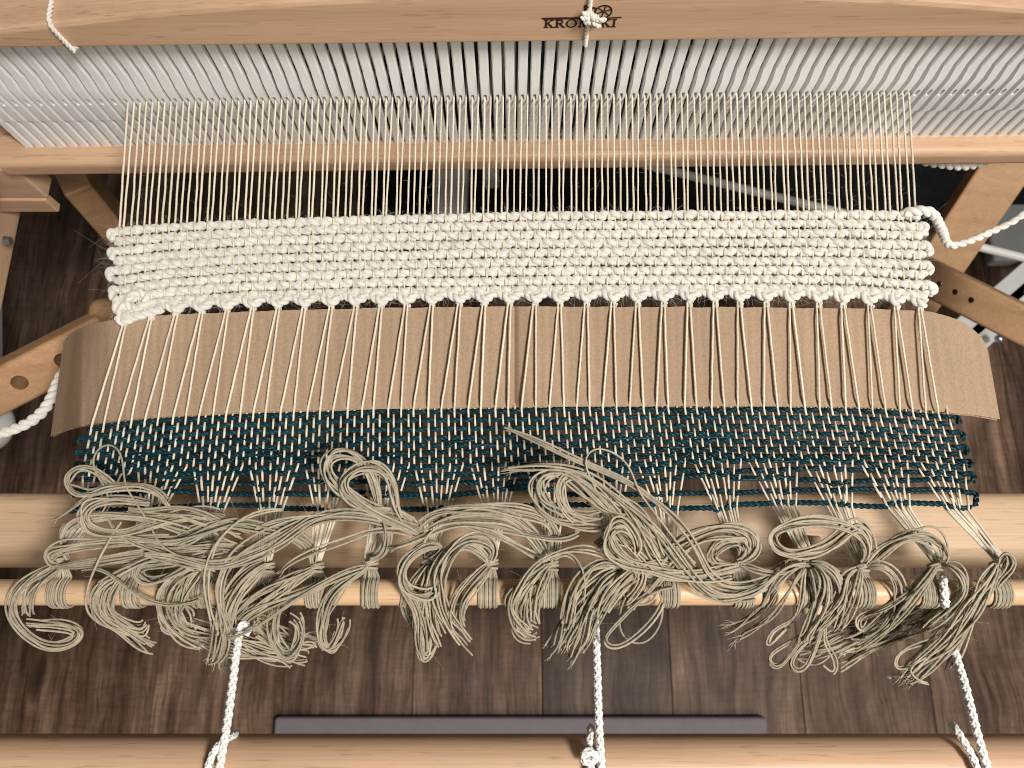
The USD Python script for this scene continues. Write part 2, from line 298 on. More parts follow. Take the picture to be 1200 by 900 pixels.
stand = thing('loom_stand', 'brown wooden loom stand with drilled arms and slanting legs', 'loom stand')
def drilled(a, b, w, h, roll, holes, hr, mat, name, side=True):
    m, at = bar(a, b, w, h, roll, .003)
    L = np.linalg.norm(np.array(b)-np.array(a)); x = at((1, 0, 0))-at((0, 0, 0)); t = at((0, 1, 0))-at((0, 0, 0)); z = at((0, 0, 1))-at((0, 0, 0))
    for k in holes:                                       # holes bored through the side that faces the weaver
        c = m3.Manifold.cylinder(w*3, hr, hr, 24, True).transform(np.stack([t, z, x, at((0, k*L, 0))], 1))
        m = m - c
    put(name, m, mat, stand)
drilled(U(-60, 485, -.10), U(132, 386, -.10), .0187, .027, .75, (.44, .70), .0046, M_stand, 'drilled_arm')
k0 = U(128, 368, -.098)
put('arm_knob', rbox(k0-np.array([.011, .009, .009]), k0+np.array([.011, .009, .009]), .0075, 5), M_stand, stand)
put('leg', bar(U(75, 190, -.16), U(190, 330, -.36), .055, .020, 0, .002)[0], M_stand, stand)
put('leg', bar(U(1212, 140, -.16), U(1042, 395, -.30), .037, .022, 0, .002)[0], M_stand, stand)
drilled(U(1075, 318, -.20), U(1270, 416, -.16), .018, .026, .8, (.16, .26, .36), .0022, M_stand, 'drilled_brace')
k1 = U(1212, 346, -.10)
put('peg', rbox(k1-np.array([.005, .007, .005]), k1+np.array([.012, .007, .005]), .0045, 5), M_beechpale, stand)

# ------------------------------------------------------------------ heddle
heddle = thing('rigid_heddle', 'rigid heddle with beech top and bottom bars and white plastic reed', 'heddle')
YR = .245                                                  # plane of the reed
e0, e1 = U(150, 121, 0), U(1065, 110.5, 0)
rotz = math.atan2(e1[1]-e0[1], e1[0]-e0[0]); YR = float((e0[1]+e1[1])/2) + .001
def turn(v):                                               # heddle stands very slightly askew in the loom
    v = np.asarray(v, float).copy(); c, s = math.cos(rotz), math.sin(rotz)
    x, y = v[:, 0], v[:, 1]-YR
    v[:, 0], v[:, 1] = x*c - y*s, YR + x*s + y*c
    return v
def hput(name, mesh, mat, parent=None, smooth=30):
    v, f, _ = meshkit.arrays(mesh)
    return put(name, (turn(v), f), mat, parent or heddle, smooth)
HX0, HX1 = -.292, .325
YT = YR - .010                                             # front faces of the wooden bars
zb0 = float(UY(600, 51, YT)[2])
xs = np.linspace(HX0, HX1, 60)
arch = np.maximum(.0785 - .30*(xs-.02)**2, .0483+.004) + (zb0-.0483)*.5
from scipy.spatial import ConvexHull
_h = ConvexHull(np.c_[np.r_[xs, HX0, HX1], np.r_[arch, zb0, zb0]]).vertices
_p = np.c_[np.r_[xs, HX0, HX1], np.r_[arch, zb0, zb0]][_h]; _p = _p[_p[:, 1] > zb0+.001]; _p = _p[np.argsort(_p[:, 0])]
def top_of(x): return float(np.interp(x, _p[:, 0], _p[:, 1]))
prof = Polygon([(HX0, zb0)] + [(HX1, zb0)] + [(x, z) for x, z in zip(xs[::-1], arch[::-1])])
def wooden_bar(prof, y0, y1, r):
    """profile in (x, z), front and back edges eased by stacked offsets"""
    st = []
    lay = [(y0, r), (y0+r*.29, r*.29), (y0+r, 0), (y1-r, 0), (y1-r*.29, r*.29), (y1, r)]
    rings = [np.array(prof.buffer(-o, join_style=2).exterior.coords)[:-1] if o else np.array(prof.exterior.coords)[:-1] for _, o in lay]
    n = min(len(q) for q in rings)
    hull = []
    m = None
    for (ya, oa), (yb_, ob) in zip(lay[:-1], lay[1:]):
        pa, pb = prof.buffer(-oa, join_style=2), prof.buffer(-ob, join_style=2)
        ca, cb = (np.array(q.exterior.coords)[:-1] for q in (pa, pb))
        pts = np.vstack([np.c_[ca[:, 0], np.full(len(ca), ya), ca[:, 1]], np.c_[cb[:, 0], np.full(len(cb), yb_), cb[:, 1]]])
        h = m3.Manifold.hull_points(pts.astype(float))
        m = h if m is None else m + h
    return m
hput('top_bar', wooden_bar(prof, YT, YT+.022, .0022), M_beechX)
top_bar = heddle + '/top_bar'
zlo = float(UY(600, 166, YR)[2])
bb = rrect(YT-.0005, zlo-.0145, YT+.021, zlo, .0045)
hput('bottom_bar', extrude_x(bb, HX0+.004, HX1), M_beechX)
# reed bars: a flat plastic blade with an eye and a thickened middle
PITCH = (e1[0]-e0[0]) / 127 * 2
BW = PITCH - .0016
def reed_blade():
    cs = m3.CrossSection([[(-BW/2, .0006), (-BW/2+.0006, 0), (BW/2-.0006, 0), (BW/2, .0006), (BW/2, .0030), (-BW/2, .0030)]])
    m = m3.Manifold.extrude(cs, zb0+.003-zlo+.003).translate([0, 0, zlo-.003])
    pts = []
    for z, w, y in ((.0200, BW/2-.0002, .0002), (.0120, BW/2-.0005, -.0017), (-.0130, BW/2-.0005, -.0014), (-.0165, BW/2-.0004, .0002)):
        pts += [(-w, y, z), (w, y, z)]
    m = m + m3.Manifold.hull_points(np.array(pts + [(p[0], .0010, p[2]) for p in pts]))
    eye = m3.Manifold.batch_hull([m3.Manifold.cylinder(.02, .00085, .00085, 14, True).rotate([90, 0, 0]).translate([0, 0, z]) for z in (.0002, .0034)])
    return m - eye
blade = reed_blade().to_mesh()
bv, bf = np.array(blade.vert_properties[:, :3]), np.array(blade.tri_verts)
nb0 = int(round((-.274 - e0[0]) / PITCH)); nb1 = int((HX1-.012 - e0[0]) / PITCH)
for k in range(nb0, nb1):
    xk = e0[0] + k*PITCH
    lean = rng.normal(0, .00018)
    v = bv + np.array([xk, YR, 0]); v[:, 0] += lean * (v[:, 2]/.04)
    hput('reed_blade', (v, bf), M_plastic, smooth=25)
hput('reed_rail', trimesh.creation.box(bounds=[[HX0+.02, YR+.0032, zb0-.004], [HX1-.005, YR+.006, zb0+.004]]), M_plastic)
hput('reed_rail', trimesh.creation.box(bounds=[[HX0+.02, YR+.0032, zlo-.004], [HX1-.005, YR+.006, zlo+.003]]), M_plastic)

# burnt lettering and spinning wheel emblem on the top bar
CH = .0056
def strokes(lines, r, serifs=()):
    g = [LineString(l).buffer(r*w, cap_style=2) for l, w in lines]
    g += [LineString(((x-w, y), (x+w, y))).buffer(.045, cap_style=2) for x, y, w in serifs]
    return unary_union(g)
def arc(cx, cy, rx, ry, a0, a1, n=24): return [(cx+rx*math.cos(math.radians(a)), cy+ry*math.sin(math.radians(a))) for a in np.linspace(a0, a1, n)]
T = .075
GL = {
 'K': (strokes([(((.2, 0), (.2, 1)), 1.2), (((.2, .42), (.72, 1)), .7), (((.36, .58), (.78, 0)), 1.2)], T, [(.2, .03, .2), (.2, .97, .2), (.72, .97, .17), (.78, .03, .2)]), .98),
 'R': (strokes([(((.2, 0), (.2, 1)), 1.2), ([(.2, .96), (.42, .96)] + arc(.42, .74, .25, .22, 90, -90) + [(.2, .52)], .9), (((.42, .52), (.8, 0)), 1.2)], T, [(.2, .03, .2), (.2, .97, .15), (.82, .03, .14)]), .98),
 'O': (Point(0, 0).buffer(1).__class__(arc(.5, .5, .5, .52, 0, 359, 48)).difference(Polygon(arc(.5, .5, .34, .46, 0, 359, 48))), 1.1),
 'M': (strokes([(((.18, 0), (.24, 1)), .7), (((.22, 1), (.58, .06)), 1.2), (((.58, .06), (.94, 1)), .7), (((.94, 1), (1.0, 0)), 1.2)], T, [(.18, .03, .17), (.2, .97, .15), (1.0, .03, .2), (.97, .97, .15)]), 1.22),
 'S': (strokes([(arc(.4, .74, .24, .23, 20, 270) + arc(.4, .27, .27, .24, 90, -160), 1.0)], T), .80),
 'I': (strokes([(((.2, 0), (.2, 1)), 1.2)], T, [(.2, .03, .2), (.2, .97, .2)]), .48)}
word, x = [], 0.0
from shapely import affinity
for ch in 'KROMSKI':
    g, w = GL[ch]; word.append(affinity.translate(g, x, 0)); x += w
g = unary_union(word); wmax = x
LW = float(UY(723, 28, YT)[0] - UY(637, 28, YT)[0])
z_base = float(UY(680, 32.5, YT)[2]); x_base = float(UY(637, 28, YT)[0])
zc = float(UY(680, 23.5, YT)[2]) - z_base
g = affinity.scale(g, LW/wmax, zc, origin=(0, 0))
ov = Polygon([(-.0012, zc+.0012), (.3*LW, zc+.0014), (.62*LW, zc+.0009), (.62*LW, zc+.0004), (-.0002, zc+.0003)])
ov2 = LineString([(LW*.86, zc+.0008), (LW*1.04, zc+.0010)]).buffer(.00022)
line_low = LineString([(-.0015, -.0006), (.3*LW, -.0006)]).buffer(.00008)
def to_face(poly, x0, z0, d=.00025):
    out = []
    for q in getattr(poly, 'geoms', [poly]):
        m = trimesh.creation.extrude_polygon(q, d, engine='earcut'); v = m.vertices
        m.vertices = np.stack([v[:, 0]+x0, YT - .0001 - v[:, 2] + .00005, v[:, 1]+z0], 1); m.invert(); out.append(m)
    m = trimesh.util.concatenate(out); m.fix_normals(); return m
hput('lettering', to_face(unary_union([g, ov, ov2]), x_base, z_base), M_burn, top_bar)
cx, cz = float(UY(707, 15, YT)[0]), float(UY(707, 14.5, YT)[2])
R0 = .0037
em = [Point(0, 0).buffer(R0).difference(Point(0, 0).buffer(R0*.84)), Point(0, 0).buffer(R0*.18)]
em += [LineString([(0, 0), (R0*.9*math.cos(a), R0*.9*math.sin(a))]).buffer(R0*.06) for a in np.radians([20, 80, 140, 200, 260, 320])]
em += [LineString([(-R0*1.2, -R0*1.1), (-R0*.9, R0*.5), (-R0*2.2, R0*.9)]).buffer(R0*.10), LineString([(-R0*2.2, R0*.9), (-R0*2.0, -R0*1.1)]).buffer(R0*.12), LineString([(R0*.2, -R0), (R0*.5, -R0*1.25)]).buffer(R0*.08)]
hput('emblem', to_face(unary_union(em), cx, cz), M_burn, top_bar)

# strings that tie the top bar down
def tie(px_top, px_bot, label, knot):
    t = thing('tie_string', label, 'string')
    b = UY(px_bot[0], px_bot[1], YT-.0012); a = UY(px_top[0], px_top[1], YT-.0012)
    x0 = b[0]; sl = (a[0]-b[0])/(a[2]-b[2])
    top = b[2]
    for _ in range(6): top = top_of(x0 + sl*(top-b[2])) + .0002
    r = .0011
    def rel(y, z): return (x0 + sl*(z-b[2]), y, z)
    pts = [rel(YT-r, zb0-.0005), rel(YT-r, (zb0+top)/2), rel(YT-r*.9, top-.001), rel(YT+.0018, top+r), rel(YT+.011, top+r*.9), rel(YT+.0205, top+r), rel(YT+.022+r, top-.002), rel(YT+.022+r, zb0), rel(YT+.021, zb0-r-.0003), rel(YT+.012, zb0-r-.0002), rel(YT+.0016, zb0-r-.0003), rel(YT-r, zb0+.0005)]
    p = []
    for q0, q1 in zip(pts[:-1], pts[1:]): p += [np.array(q0)*(1-k) + np.array(q1)*k for k in np.linspace(0, 1, 8)[:-1]]
    p = np.array(p + [pts[-1]]); 
    for _ in range(3): p[1:-1] = .5*p[1:-1] + .25*(p[:-2]+p[2:])
    p = turn(p)
    put('loop', rope(resample(p, .0007), .00055, .00062, 2, .0045, 6), M_wool, t)
    if knot:
        c = turn(UY(knot[0], knot[1], YT-.0028)[None])[0]
        th = np.linspace(0, 2*np.pi*1.6, 40)
        q = c + np.stack([.0022*np.cos(th), -.0012*np.sin(2*th)-.0004, .0016*np.sin(th)], 1)
        put('knot', rope(q, .0006, .0009, 2, .004, 7), M_wool, t)
        for dx, dz, dy in ((-.0043, .0016, -.002), (-.0040, .0034, -.001), (.0060, .0006, -.002), (.0062, -.0008, -.0012), (.0026, -.0034, -.0015), (.0040, -.0029, -.0026)):
            q = spline([c, c+np.array([dx*.5, dy, dz*.6+.0004]), c+np.array([dx, dy*.8, dz])], 14)
            put('loose_end', rope(q, .00045, .0007, 2, .004, 6, scale=np.linspace(1, .9, 14)), M_wool, t)
tie((60, 26), (90, 57), 'thin white string looped over the left end of the heddle top bar', None)
tie((692, -2), (686, 50), 'white string knotted in a bow over the burnt lettering on the heddle', (692, 21))

# ------------------------------------------------------------------ the weaving: where warp thread i (0..127) runs, in picture positions of the level warp
NT = 128
S = np.arange(NT)
def crv(pts): 
    pts = np.array(pts, float); return lambda u: np.interp(u, pts[:, 0], pts[:, 1])
vT = crv([(100, 268), (140, 266), (190, 262), (300, 256), (400, 253), (600, 248), (800, 246.5), (1000, 246), (1080, 248)])
vB = crv([(100, 368), (143, 368), (195, 358), (300, 351), (450, 347), (600, 345), (850, 343), (1000, 345), (1085, 351)])
vC = crv([(60, 508), (105, 503), (150, 496), (190, 492), (290, 486), (420, 482), (600, 480), (800, 478), (1000, 480), (1115, 486), (1160, 488)])
vD = crv([(60, 598), (85, 596), (200, 592), (400, 596), (520, 598), (650, 594), (800, 592), (950, 588), (1100, 592), (1160, 596)])
KN = [(68, 657), (152, 662), (235, 662), (311, 663), (369, 663), (433, 659), (502, 657), (574, 659), (645, 661), (718, 662), (786, 661), (867, 659), (947, 657), (1010, 662), (1098, 661), (1171, 659)]
jit = rng.normal(0, 1, NT)
jit2 = wobble(NT, 1, 1.3, 3)
uA = np.linspace(150, 1065, NT); vA = np.linspace(121.5, 111, NT)
pairj = np.where(S % 2 == 0, .9, -.9) * (meshkit.noise(np.stack([S*.21, S*0., S*0.], -1), 5)-.2)*3.4
uT_ = np.linspace(139, 1073, NT) + pairj*.8 + jit*.5
grp4 = S // 4
g4c = np.linspace(146, 1079, 32) + rng.normal(0, 1.0, 32)
uB_ = np.linspace(141, 1083, NT) + pairj*.3
uH_ = g4c[grp4] + (S % 4 - 1.5) * 1.6
uC_ = np.linspace(107, 1109, NT) + jit*.8
grp8 = S // 8
uKc = np.array([k[0] for k in KN])[grp8]; vKc = np.array([k[1] for k in KN])[grp8]
even = np.linspace(90, 1140, NT)
g8c = np.array([even[8*k:8*k+8].mean() for k in range(16)])[grp8]
uM_ = np.linspace(97, 1128, NT) + jit*.8
uD_ = even*.50 + (g8c*.75 + uKc*.25)*.50 + jit*1.2
order = S % 8 - 3.5
NRW = 9
rowW = (np.arange(NRW) + .5) / NRW
def wp(tau):
    """(u, v) of all threads at white-cloth fraction tau in 0..1"""
    u = uT_*(1-tau) + uB_*tau
    return u, vT(u)*(1-tau) + vB(u)*tau
NRB = 12
rowB = np.array([.015, .10, .19, .275, .355, .43, .50, .57, .645, .735, .855, 1.0])
def bp(tau):
    uu = np.where(tau < .55, uC_ + (uM_-uC_)*min(tau/.55, 1), uM_ + (uD_-uM_)*max((tau-.55)/.45, 0))
    return uu, vC(uu)*(1-tau) + vD(uu)*tau

warp = thing('warp', 'cream warp threads strung from the heddle through both woven bands to the rod', 'warp threads')
RW = .00050
paths = [[] for _ in range(NT)]
WZ = 0.0017; WB = .0011
sgn = np.where(S % 2 == 0, 1., -1.)
def add(P):
    for i in range(NT): paths[i].append(P[i])
back = np.stack([np.interp(uA, [150, 1065], [e0[0], e1[0]]), np.full(NT, .60), np.zeros(NT)], 1)
pA = U(uA, vA, 0.0005)
pA2 = pA.copy(); pA2[:, 1] += .006
add(back); add((back*.5 + pA2*.5)); add(pA2); add(pA)
u1, v1 = wp(0)
pt = U(u1, v1-2, 0.)
for k in np.linspace(.1, .95, 9):
    P = pA*(1-k) + pt*k; P[:, 0] += rng.normal(0, .00005, NT); P[:, 2] += rng.normal(0, .0001, NT); add(P)
for rho in np.arange(-.5, NRW-.49, .25):
    tau = (rho+.5)/NRW; u, v = wp(tau)
    add(U(u, v, WZ*sgn*np.cos(np.pi*rho)))
# hem knots, over and under the cardboard
vH = vB(uH_) + 11
add(U(uH_, vH-3, sgn*.0006)); add(U(uH_, vH, sgn*.0010))
for k in np.linspace(.08, .97, 12):
    ub = uH_*(1-k) + uC_*k; vb = vH*(1-k) + (vC(uC_)-2)*k
    z = sgn*(.0012 + .0016*np.clip(np.minimum(k/.12, (1-k)/.08), 0, 1))
    z = np.where(sgn < 0, z + np.interp(ub, [90, 135, 200, 300], [-.010, -.0045, -.0015, 0])*min(1, k/.15, (1-k)/.02), z)
    P = U(ub, vb, z); P[:, 0] += rng.normal(0, .00004, NT); add(P)
ta = np.interp(np.arange(-.25, NRB-.7, .25), np.arange(-1, NRB+1), np.concatenate([[-.06], rowB, [1.12]]))
for rho, tau in zip(np.arange(-.25, NRB-.7, .25), ta):
    u, v = bp(tau); add(U(u, v, WB*sgn*np.cos(np.pi*rho)))
uE, vE = bp(1.03)
for k in (.25, .5, .75, .92):
    uu = uE*(1-k) + (uKc + order*1.7)*k; vv = vE*(1-k) + (vKc-4)*k
    add(U(uu, vv, (.001 + .004*k) + rng.normal(0, .0006, NT)))
add(U(uKc + order*.9, vKc+1, .0062))
shaded_from = None
for i in range(NT):
    p = np.array(paths[i])
    q = resample(spline(p[3:], n=(len(p)-3)*4), .0006)
    q = np.vstack([p[:3], q])
    put('warp_thread', tube(q, RW*rng.uniform(.92, 1.1), 6), M_warp, warp)

# ------------------------------------------------------------------ weft
def weft_row(posfun, tau, r, wav, amp, ends, per=10, seed=0, over=4.0, nxt=None, side=1):
    """a weft pick through all the threads: positions at thread numbers with the over and under of plain weave"""
    u, v = posfun(tau)
    x = np.linspace(-.9, NT-.1, NT*per)
    uu = np.interp(x, S, u); e = np.diff(u).mean()
    uu = np.where(x < 0, u[0] + x*over, np.where(x > NT-1, u[-1] + (x-NT+1)*over, uu))
    vv = np.interp(x, S, v) + wobble(len(x), wav, per*9, seed) + wobble(len(x), wav*.5, per*2.2, seed+50)
    z = -amp*np.cos(np.pi*(x + r))
    P = U(uu, vv, z)
    if nxt is not None:                                  # turn to the next pick at one side
        u2, v2 = posfun(nxt); j = -1 if side > 0 else 0
        a = P[-1] if side > 0 else P[0]
        e2 = U(u2[j] + (4 if side > 0 else -4), v2[j], 0)
        mid = (a+e2)/2 + np.array([(.0026 if side > 0 else -.0026) + rng.normal(0, .0006), 0, rng.normal(0, .0006)])
        c = spline([a, a*.75+mid*.25 + np.array([side*.0022, 0, 0]), mid, e2*.8+mid*.2 + np.array([side*.0012, 0, 0])], 22)[1:]
        P = np.vstack([P, c]) if side > 0 else np.vstack([c[::-1], P])
    return P
white = thing('white_woven_band', 'thick white wool band woven just below the heddle', 'woven band')
for r in range(NRW):
    P = weft_row(wp, rowW[r], r, 1.2, .00070, True, 10, 10+r, 3.5, rowW[r+1] if r+1 < NRW else None, 1 if r % 2 == 1 else -1)
    P = resample(P, .00035)
    n = len(P)
    sc = 1 + wobble(n, .15, 34, 70+r) + wobble(n, .08, 9, 90+r)
    put('weft_pick', rope(P, .00082, .00146, 2, .0100, 8, r*1.3, sc), M_wool, white)
# hem stitch: scalloped pick and a wrap at each group of four threads
uh = np.linspace(g4c[0]-10, g4c[-1]+6, 900)
ph = np.interp(uh, g4c, np.arange(32))
vh = vB(uh) + 2.0 + 3.6*np.cos(2*np.pi*ph) + wobble(900, 1.2, 25, 5)
P = resample(U(uh, vh, .0012 + .0006*np.cos(2*np.pi*ph)), .0004)
put('hem_stitch', rope(P, .00085, .00122, 2, .008, 8, 0, 1 + wobble(len(P), .15, 20, 8)), M_wool, white)
uh2 = uh + 1; vh2 = vB(uh) - 2.2 + 1.5*np.cos(2*np.pi*ph + .4) + wobble(900, 1.2, 20, 15)
P = resample(U(uh2, vh2, .0002), .0004)
put('hem_stitch', rope(P, .0008, .0011, 2, .008, 8, 1, 1 + wobble(len(P), .15, 20, 18)), M_wool, white)
for k in range(32):
    c = U(g4c[k], vB(g4c[k]) + 8.0 + rng.normal(0, .7), .0004)
    th = np.linspace(0, 2*np.pi*1.45, 34) + rng.uniform(0, 6)
    rr = .0010*(1+rng.normal(0, .08))
    q = c + np.stack([rr*np.cos(th), np.linspace(.0017, -.0016, 34), 0.0013*np.sin(th)], 1)
    put('hem_knot', rope(q, .00040, .00068, 2, .006, 6), M_wool, white)
# the knotted clump at the lower left corner
for (a, n) in (([(150, 352), (168, 344), (172, 353), (160, 362), (148, 356), (143, 366)], 40), ([(140, 350), (136, 358), (142, 368), (152, 372), (160, 366)], 34), ([(150, 372), (163, 370), (176, 366), (190, 362)], 30), ([(140, 372), (146, 377), (152, 374), (147, 368)], 24)):
    q = np.array([U(x, y, .002) for x, y in a]); q = resample(spline(q, 60), .0005)
    put('corner_loop', rope(q, .0009, .0013, 2, .008, 8), M_wool, white)
# tail of the white weft leaving at the right
tail = [(1060, 250, .002), (1076, 247, .004), (1090, 249, .004), (1100, 262, -.004), (1106, 276, -.016), (1113, 287, -.022), (1126, 286, -.022), (1150, 277, -.020), (1172, 267, -.018), (1188, 259, -.015), (1215, 235, -.01)]
q = resample(spline(np.array([U(*a) for a in tail]), 200), .0005)
put('yarn_tail', rope(q, .00115, .00150, 2, .0088, 8, .5, np.interp(np.arange(len(q))/len(q), [0, .4, .6, 1], [1, .95, .78, .74]) + wobble(len(q), .12, 22, 4)), M_wool, white)

blue = thing('teal_woven_band', 'dark teal yarn band woven loosely between cardboard and knotted fringe', 'woven band')
for r in range(NRB):
    P = weft_row(bp, rowB[r], r, 2.4 + (6.0 if r > 8 else 2.0 if r > 6 else 0), .00075, True, 9, 200+r, 3.0, rowB[r+1] if r+1 < NRB else None, 1 if r % 2 == 0 else -1)
    P = resample(P, .00040); n = len(P)
    put('weft_pick', rope(P, .00056, .00077, 2, .0055, 6, r*.9, 1 + wobble(n, .12, 25, 300+r)), M_blue, blue)
# short blue tail at the lower left and a few stray plies
q = resample(spline([U(150, 590, .001), U(112, 588, .002), U(95, 594, .003), (U(82, 599, .003))], 60), .0005)
put('yarn_end', rope(q, .0006, .0009, 2, .005, 6), M_blue, blue)
for k in range(44):
    i0 = rng.uniform(3, 118); tau = rng.uniform(.25, .9); w = rng.uniform(3, 7)
    u, v = bp(tau); xx = np.linspace(i0, min(i0+w, 126), 14)
    q = U(np.interp(xx, S, u), np.interp(xx, S, v) + rng.normal(0, 1) + wobble(14, 3, 6, 400+k), .0002 + .0010*np.sin(np.linspace(0, np.pi, 14)))
    put('slack_ply', tube(resample(spline(q, 30), .0006), .00062, 6), M_blue, blue)

# ------------------------------------------------------------------ cardboard spacer
card = thing('cardboard_strip', 'brown corrugated cardboard strip slipped between the warp threads, creased in the middle', 'cardboard')
tp = np.array([(76, 401, -.040), (84, 392, -.034), (100, 384, -.018), (135, 375.5, -.0045), (200, 370, -.0015), (300, 366, 0), (400, 363, 0), (600, 360.5, 0), (800, 361, 0), (1000, 363, 0), (1080, 366, -.001), (1110, 372, -.003), (1135, 384, -.006), (1149, 397, -.009), (1156, 412, -.010)], float)
bt = np.array([(61, 512, -.044), (70, 507, -.036), (98, 499, -.008), (135, 494, -.0035), (200, 489, -.001), (300, 483.5, 0), (400, 481, 0), (600, 478, 0), (800, 476.5, 0), (1000, 478, 0), (1080, 481, -.001), (1115, 485, -.004), (1140, 487, -.007), (1158, 490, -.009), (1170, 492, -.010)], float)
sk = np.concatenate([[0], np.cumsum(np.abs(np.diff(tp[:, 0]))+np.abs(np.diff(bt[:, 0])))]); sk /= sk[-1]
from scipy.interpolate import PchipInterpolator
ft, fb = PchipInterpolator(sk, tp), PchipInterpolator(sk, bt)
NS, NV = 900, 7
ss = np.linspace(0, 1, NS)
a3, b3 = ft(ss), fb(ss)
a3[:, 1] += wobble(NS, 1.3, 15, 61) + wobble(NS, .6, 3.6, 62)
mid = np.array([U(*a) for a in (a3+b3)/2])
pc = .0030*np.exp(-np.abs(((a3[:, 0]+b3[:, 0])/2 - 603)/6.0)) + .00007*np.sin(ss*2*np.pi*105) + wobble(NS, .0010, 96, 63) + wobble(NS, .0004, 28, 64) + wobble(NS, .00012, 9, 65)
grid = np.zeros((NS, NV, 3))
for j, w in enumerate(np.linspace(0, 1, NV)):
    g_ = a3*(1-w) + b3*w
    grid[:, j] = U(g_[:, 0], g_[:, 1], g_[:, 2] - pc)
CT = .0011
def sheet(off, th):
    up, lo = grid + np.array([0, 0, off+th/2]), grid + np.array([0, 0, off-th/2])
    v = np.vstack([up.reshape(-1, 3), lo.reshape(-1, 3)]); n = NS*NV
    i, j = np.meshgrid(np.arange(NS-1), np.arange(NV-1), indexing='ij'); a = (i*NV+j).ravel(); b = a+1; c = a+NV; d = c+1
    f = [np.stack([a, b, d], 1), np.stack([a, d, c], 1), np.stack([a, d, b], 1)+n, np.stack([a, c, d], 1)+n]
    def rim(idx):
        p, q = idx[:-1], idx[1:]; return [np.stack([p, q, q+n], 1), np.stack([p, q+n, p+n], 1)]
    I = np.arange(NS)*NV
    f += rim(I) + rim((I+NV-1)[::-1]) + rim(np.arange(NV)[::-1]) + rim(np.arange(NV)+(NS-1)*NV)
    m = trimesh.Trimesh(v, np.vstack(f), process=False); m.fix_normals(); return m
put('top_liner', sheet(CT, .0003), M_card, card, 40)
put('bottom_liner', sheet(-CT, .0003), M_card, card, 40)
NF = 1500
sf = np.linspace(.002, .998, NF); wv = (CT-.00025)*np.sin(np.arange(NF)/NF*2*np.pi*105)
ca, cb = np.zeros((NF, 3)), np.zeros((NF, 3))
for k in range(3):
    ca[:, k] = np.interp(sf, ss, grid[:, 0, k]); cb[:, k] = np.interp(sf, ss, grid[:, -1, k])
ca[:, 2] += wv; cb[:, 2] += wv; dd = (cb-ca); ca += dd*.004; cb -= dd*.004
v = np.vstack([ca, cb]); a = np.arange(NF-1)
put('flute', (v, np.vstack([np.stack([a, a+1, a+1+NF], 1), np.stack([a, a+1+NF, a+NF], 1)])), M_card, card, True)

def fibres(parent, seeds, n, L0, L1, mat, w=.00004):
    pts, cnt = [], []
    for _ in range(n):
        p = seeds[rng.integers(len(seeds))]; d = rng.normal(0, 1, 3); d[2] = abs(d[2])*.6; d /= np.linalg.norm(d); c = rng.normal(0, .8, 3); L = rng.uniform(L0, L1)
        for q in np.linspace(0, 1, 5): pts.append(p + d*L*q + c*L*q*q)
        cnt.append(5)
    f = UsdGeom.BasisCurves.Define(stage, numbered(parent + '/stray_fibre'))
    f.CreateTypeAttr('linear'); f.CreatePointsAttr(Vt.Vec3fArray.FromNumpy(np.array(pts, np.float32))); f.CreateCurveVertexCountsAttr(Vt.IntArray(cnt))
    f.CreateWidthsAttr(Vt.FloatArray([w]*len(pts))); f.SetWidthsInterpolation('vertex')
    UsdShade.MaterialBindingAPI.Apply(f.GetPrim()).Bind(mat); tag(f, kind='stuff')
M_fibre = plain('cotton_fibre', (.50, .45, .35), .9, .1)
sd_ = []
for i in range(0, NT): 
    for k in range(4, 14): sd_.append(paths[i][k] + (paths[i][k+1]-paths[i][k])*rng.uniform())
fibres(warp, np.array(sd_), 700, .001, .003, M_fibre, .00004)

# ------------------------------------------------------------------ apron rod and cords
RR = .0054
r0, r1 = U(600, 694, 0), U(600, 694, 0)
yrod = float(r0[1])
rod = put('apron_rod', extrude_x(Point(yrod, 0).buffer(RR, quad_segs=10), -.2995, .3145), M_dowel, '/World', 40)
tag(rod, 'round pale wooden rod to which the fringe is knotted', 'rod')
def braid(p, R, r, pitch=.010, n=3, sides=7):
    t, N, B = frames(p); s = np.concatenate([[0], np.cumsum(np.linalg.norm(np.diff(p, axis=0), axis=1))])
    out = []
    for d in (1, -1):
        for k in range(n):
            a = d*2*np.pi*s/pitch + 2*np.pi*k/n
            rad = R + d*.45*r*np.cos(n*2*np.pi*s/pitch*2 + np.pi*k*2/1)
            out.append(tube(p + (N*np.cos(a)[:, None] + B*np.sin(a)[:, None])*rad[:, None], r, sides))
    return join(out)
def cord(name, pts, label, second=None, extra=None):
    t = thing('braided_cord', label, 'cord', 'white cords from the rod to the front beam')
    q = resample(spline(np.array([U(*a) for a in pts]), 160), .0007)
    put('cord_length', braid(q, .00094, .00072), M_cord, t)
    for e in (second or []):
        q = resample(spline(np.array([U(*a) for a in e]), 80), .0007)
        put('cord_return', braid(q, .00084, .00064), M_cord, t)
cord('a', [(287, 700, -.012), (285, 722, -.010), (281, 740, -.004), (274, 790, 0), (266, 850, .003), (260, 885, .0045), (256, 925, .004)], 'white braided cord left of centre, hanging from the rod by the leftmost batten',
     [[(276, 860, -.010), (262, 868, .002), (254, 876, .0042), (246, 892, .005), (240, 925, .004)], [(288, 742, .001), (291, 735, .003), (286, 731, .004), (281, 738, .003)]])
cord('b', [(696, 705, -.010), (698, 735, -.006), (700, 790, 0), (702, 850, .003), (704, 885, .0045), (706, 925, .004)], 'white braided cord at the middle with a doubled end knotted beside it',
     [[(692, 852, -.004), (691, 866, .003), (690, 876, .0045), (692, 890, .006), (688, 925, .005)], [(684, 884, .006), (694, 881, .008), (698, 888, .007), (688, 893, .007), (684, 886, .0065)]])
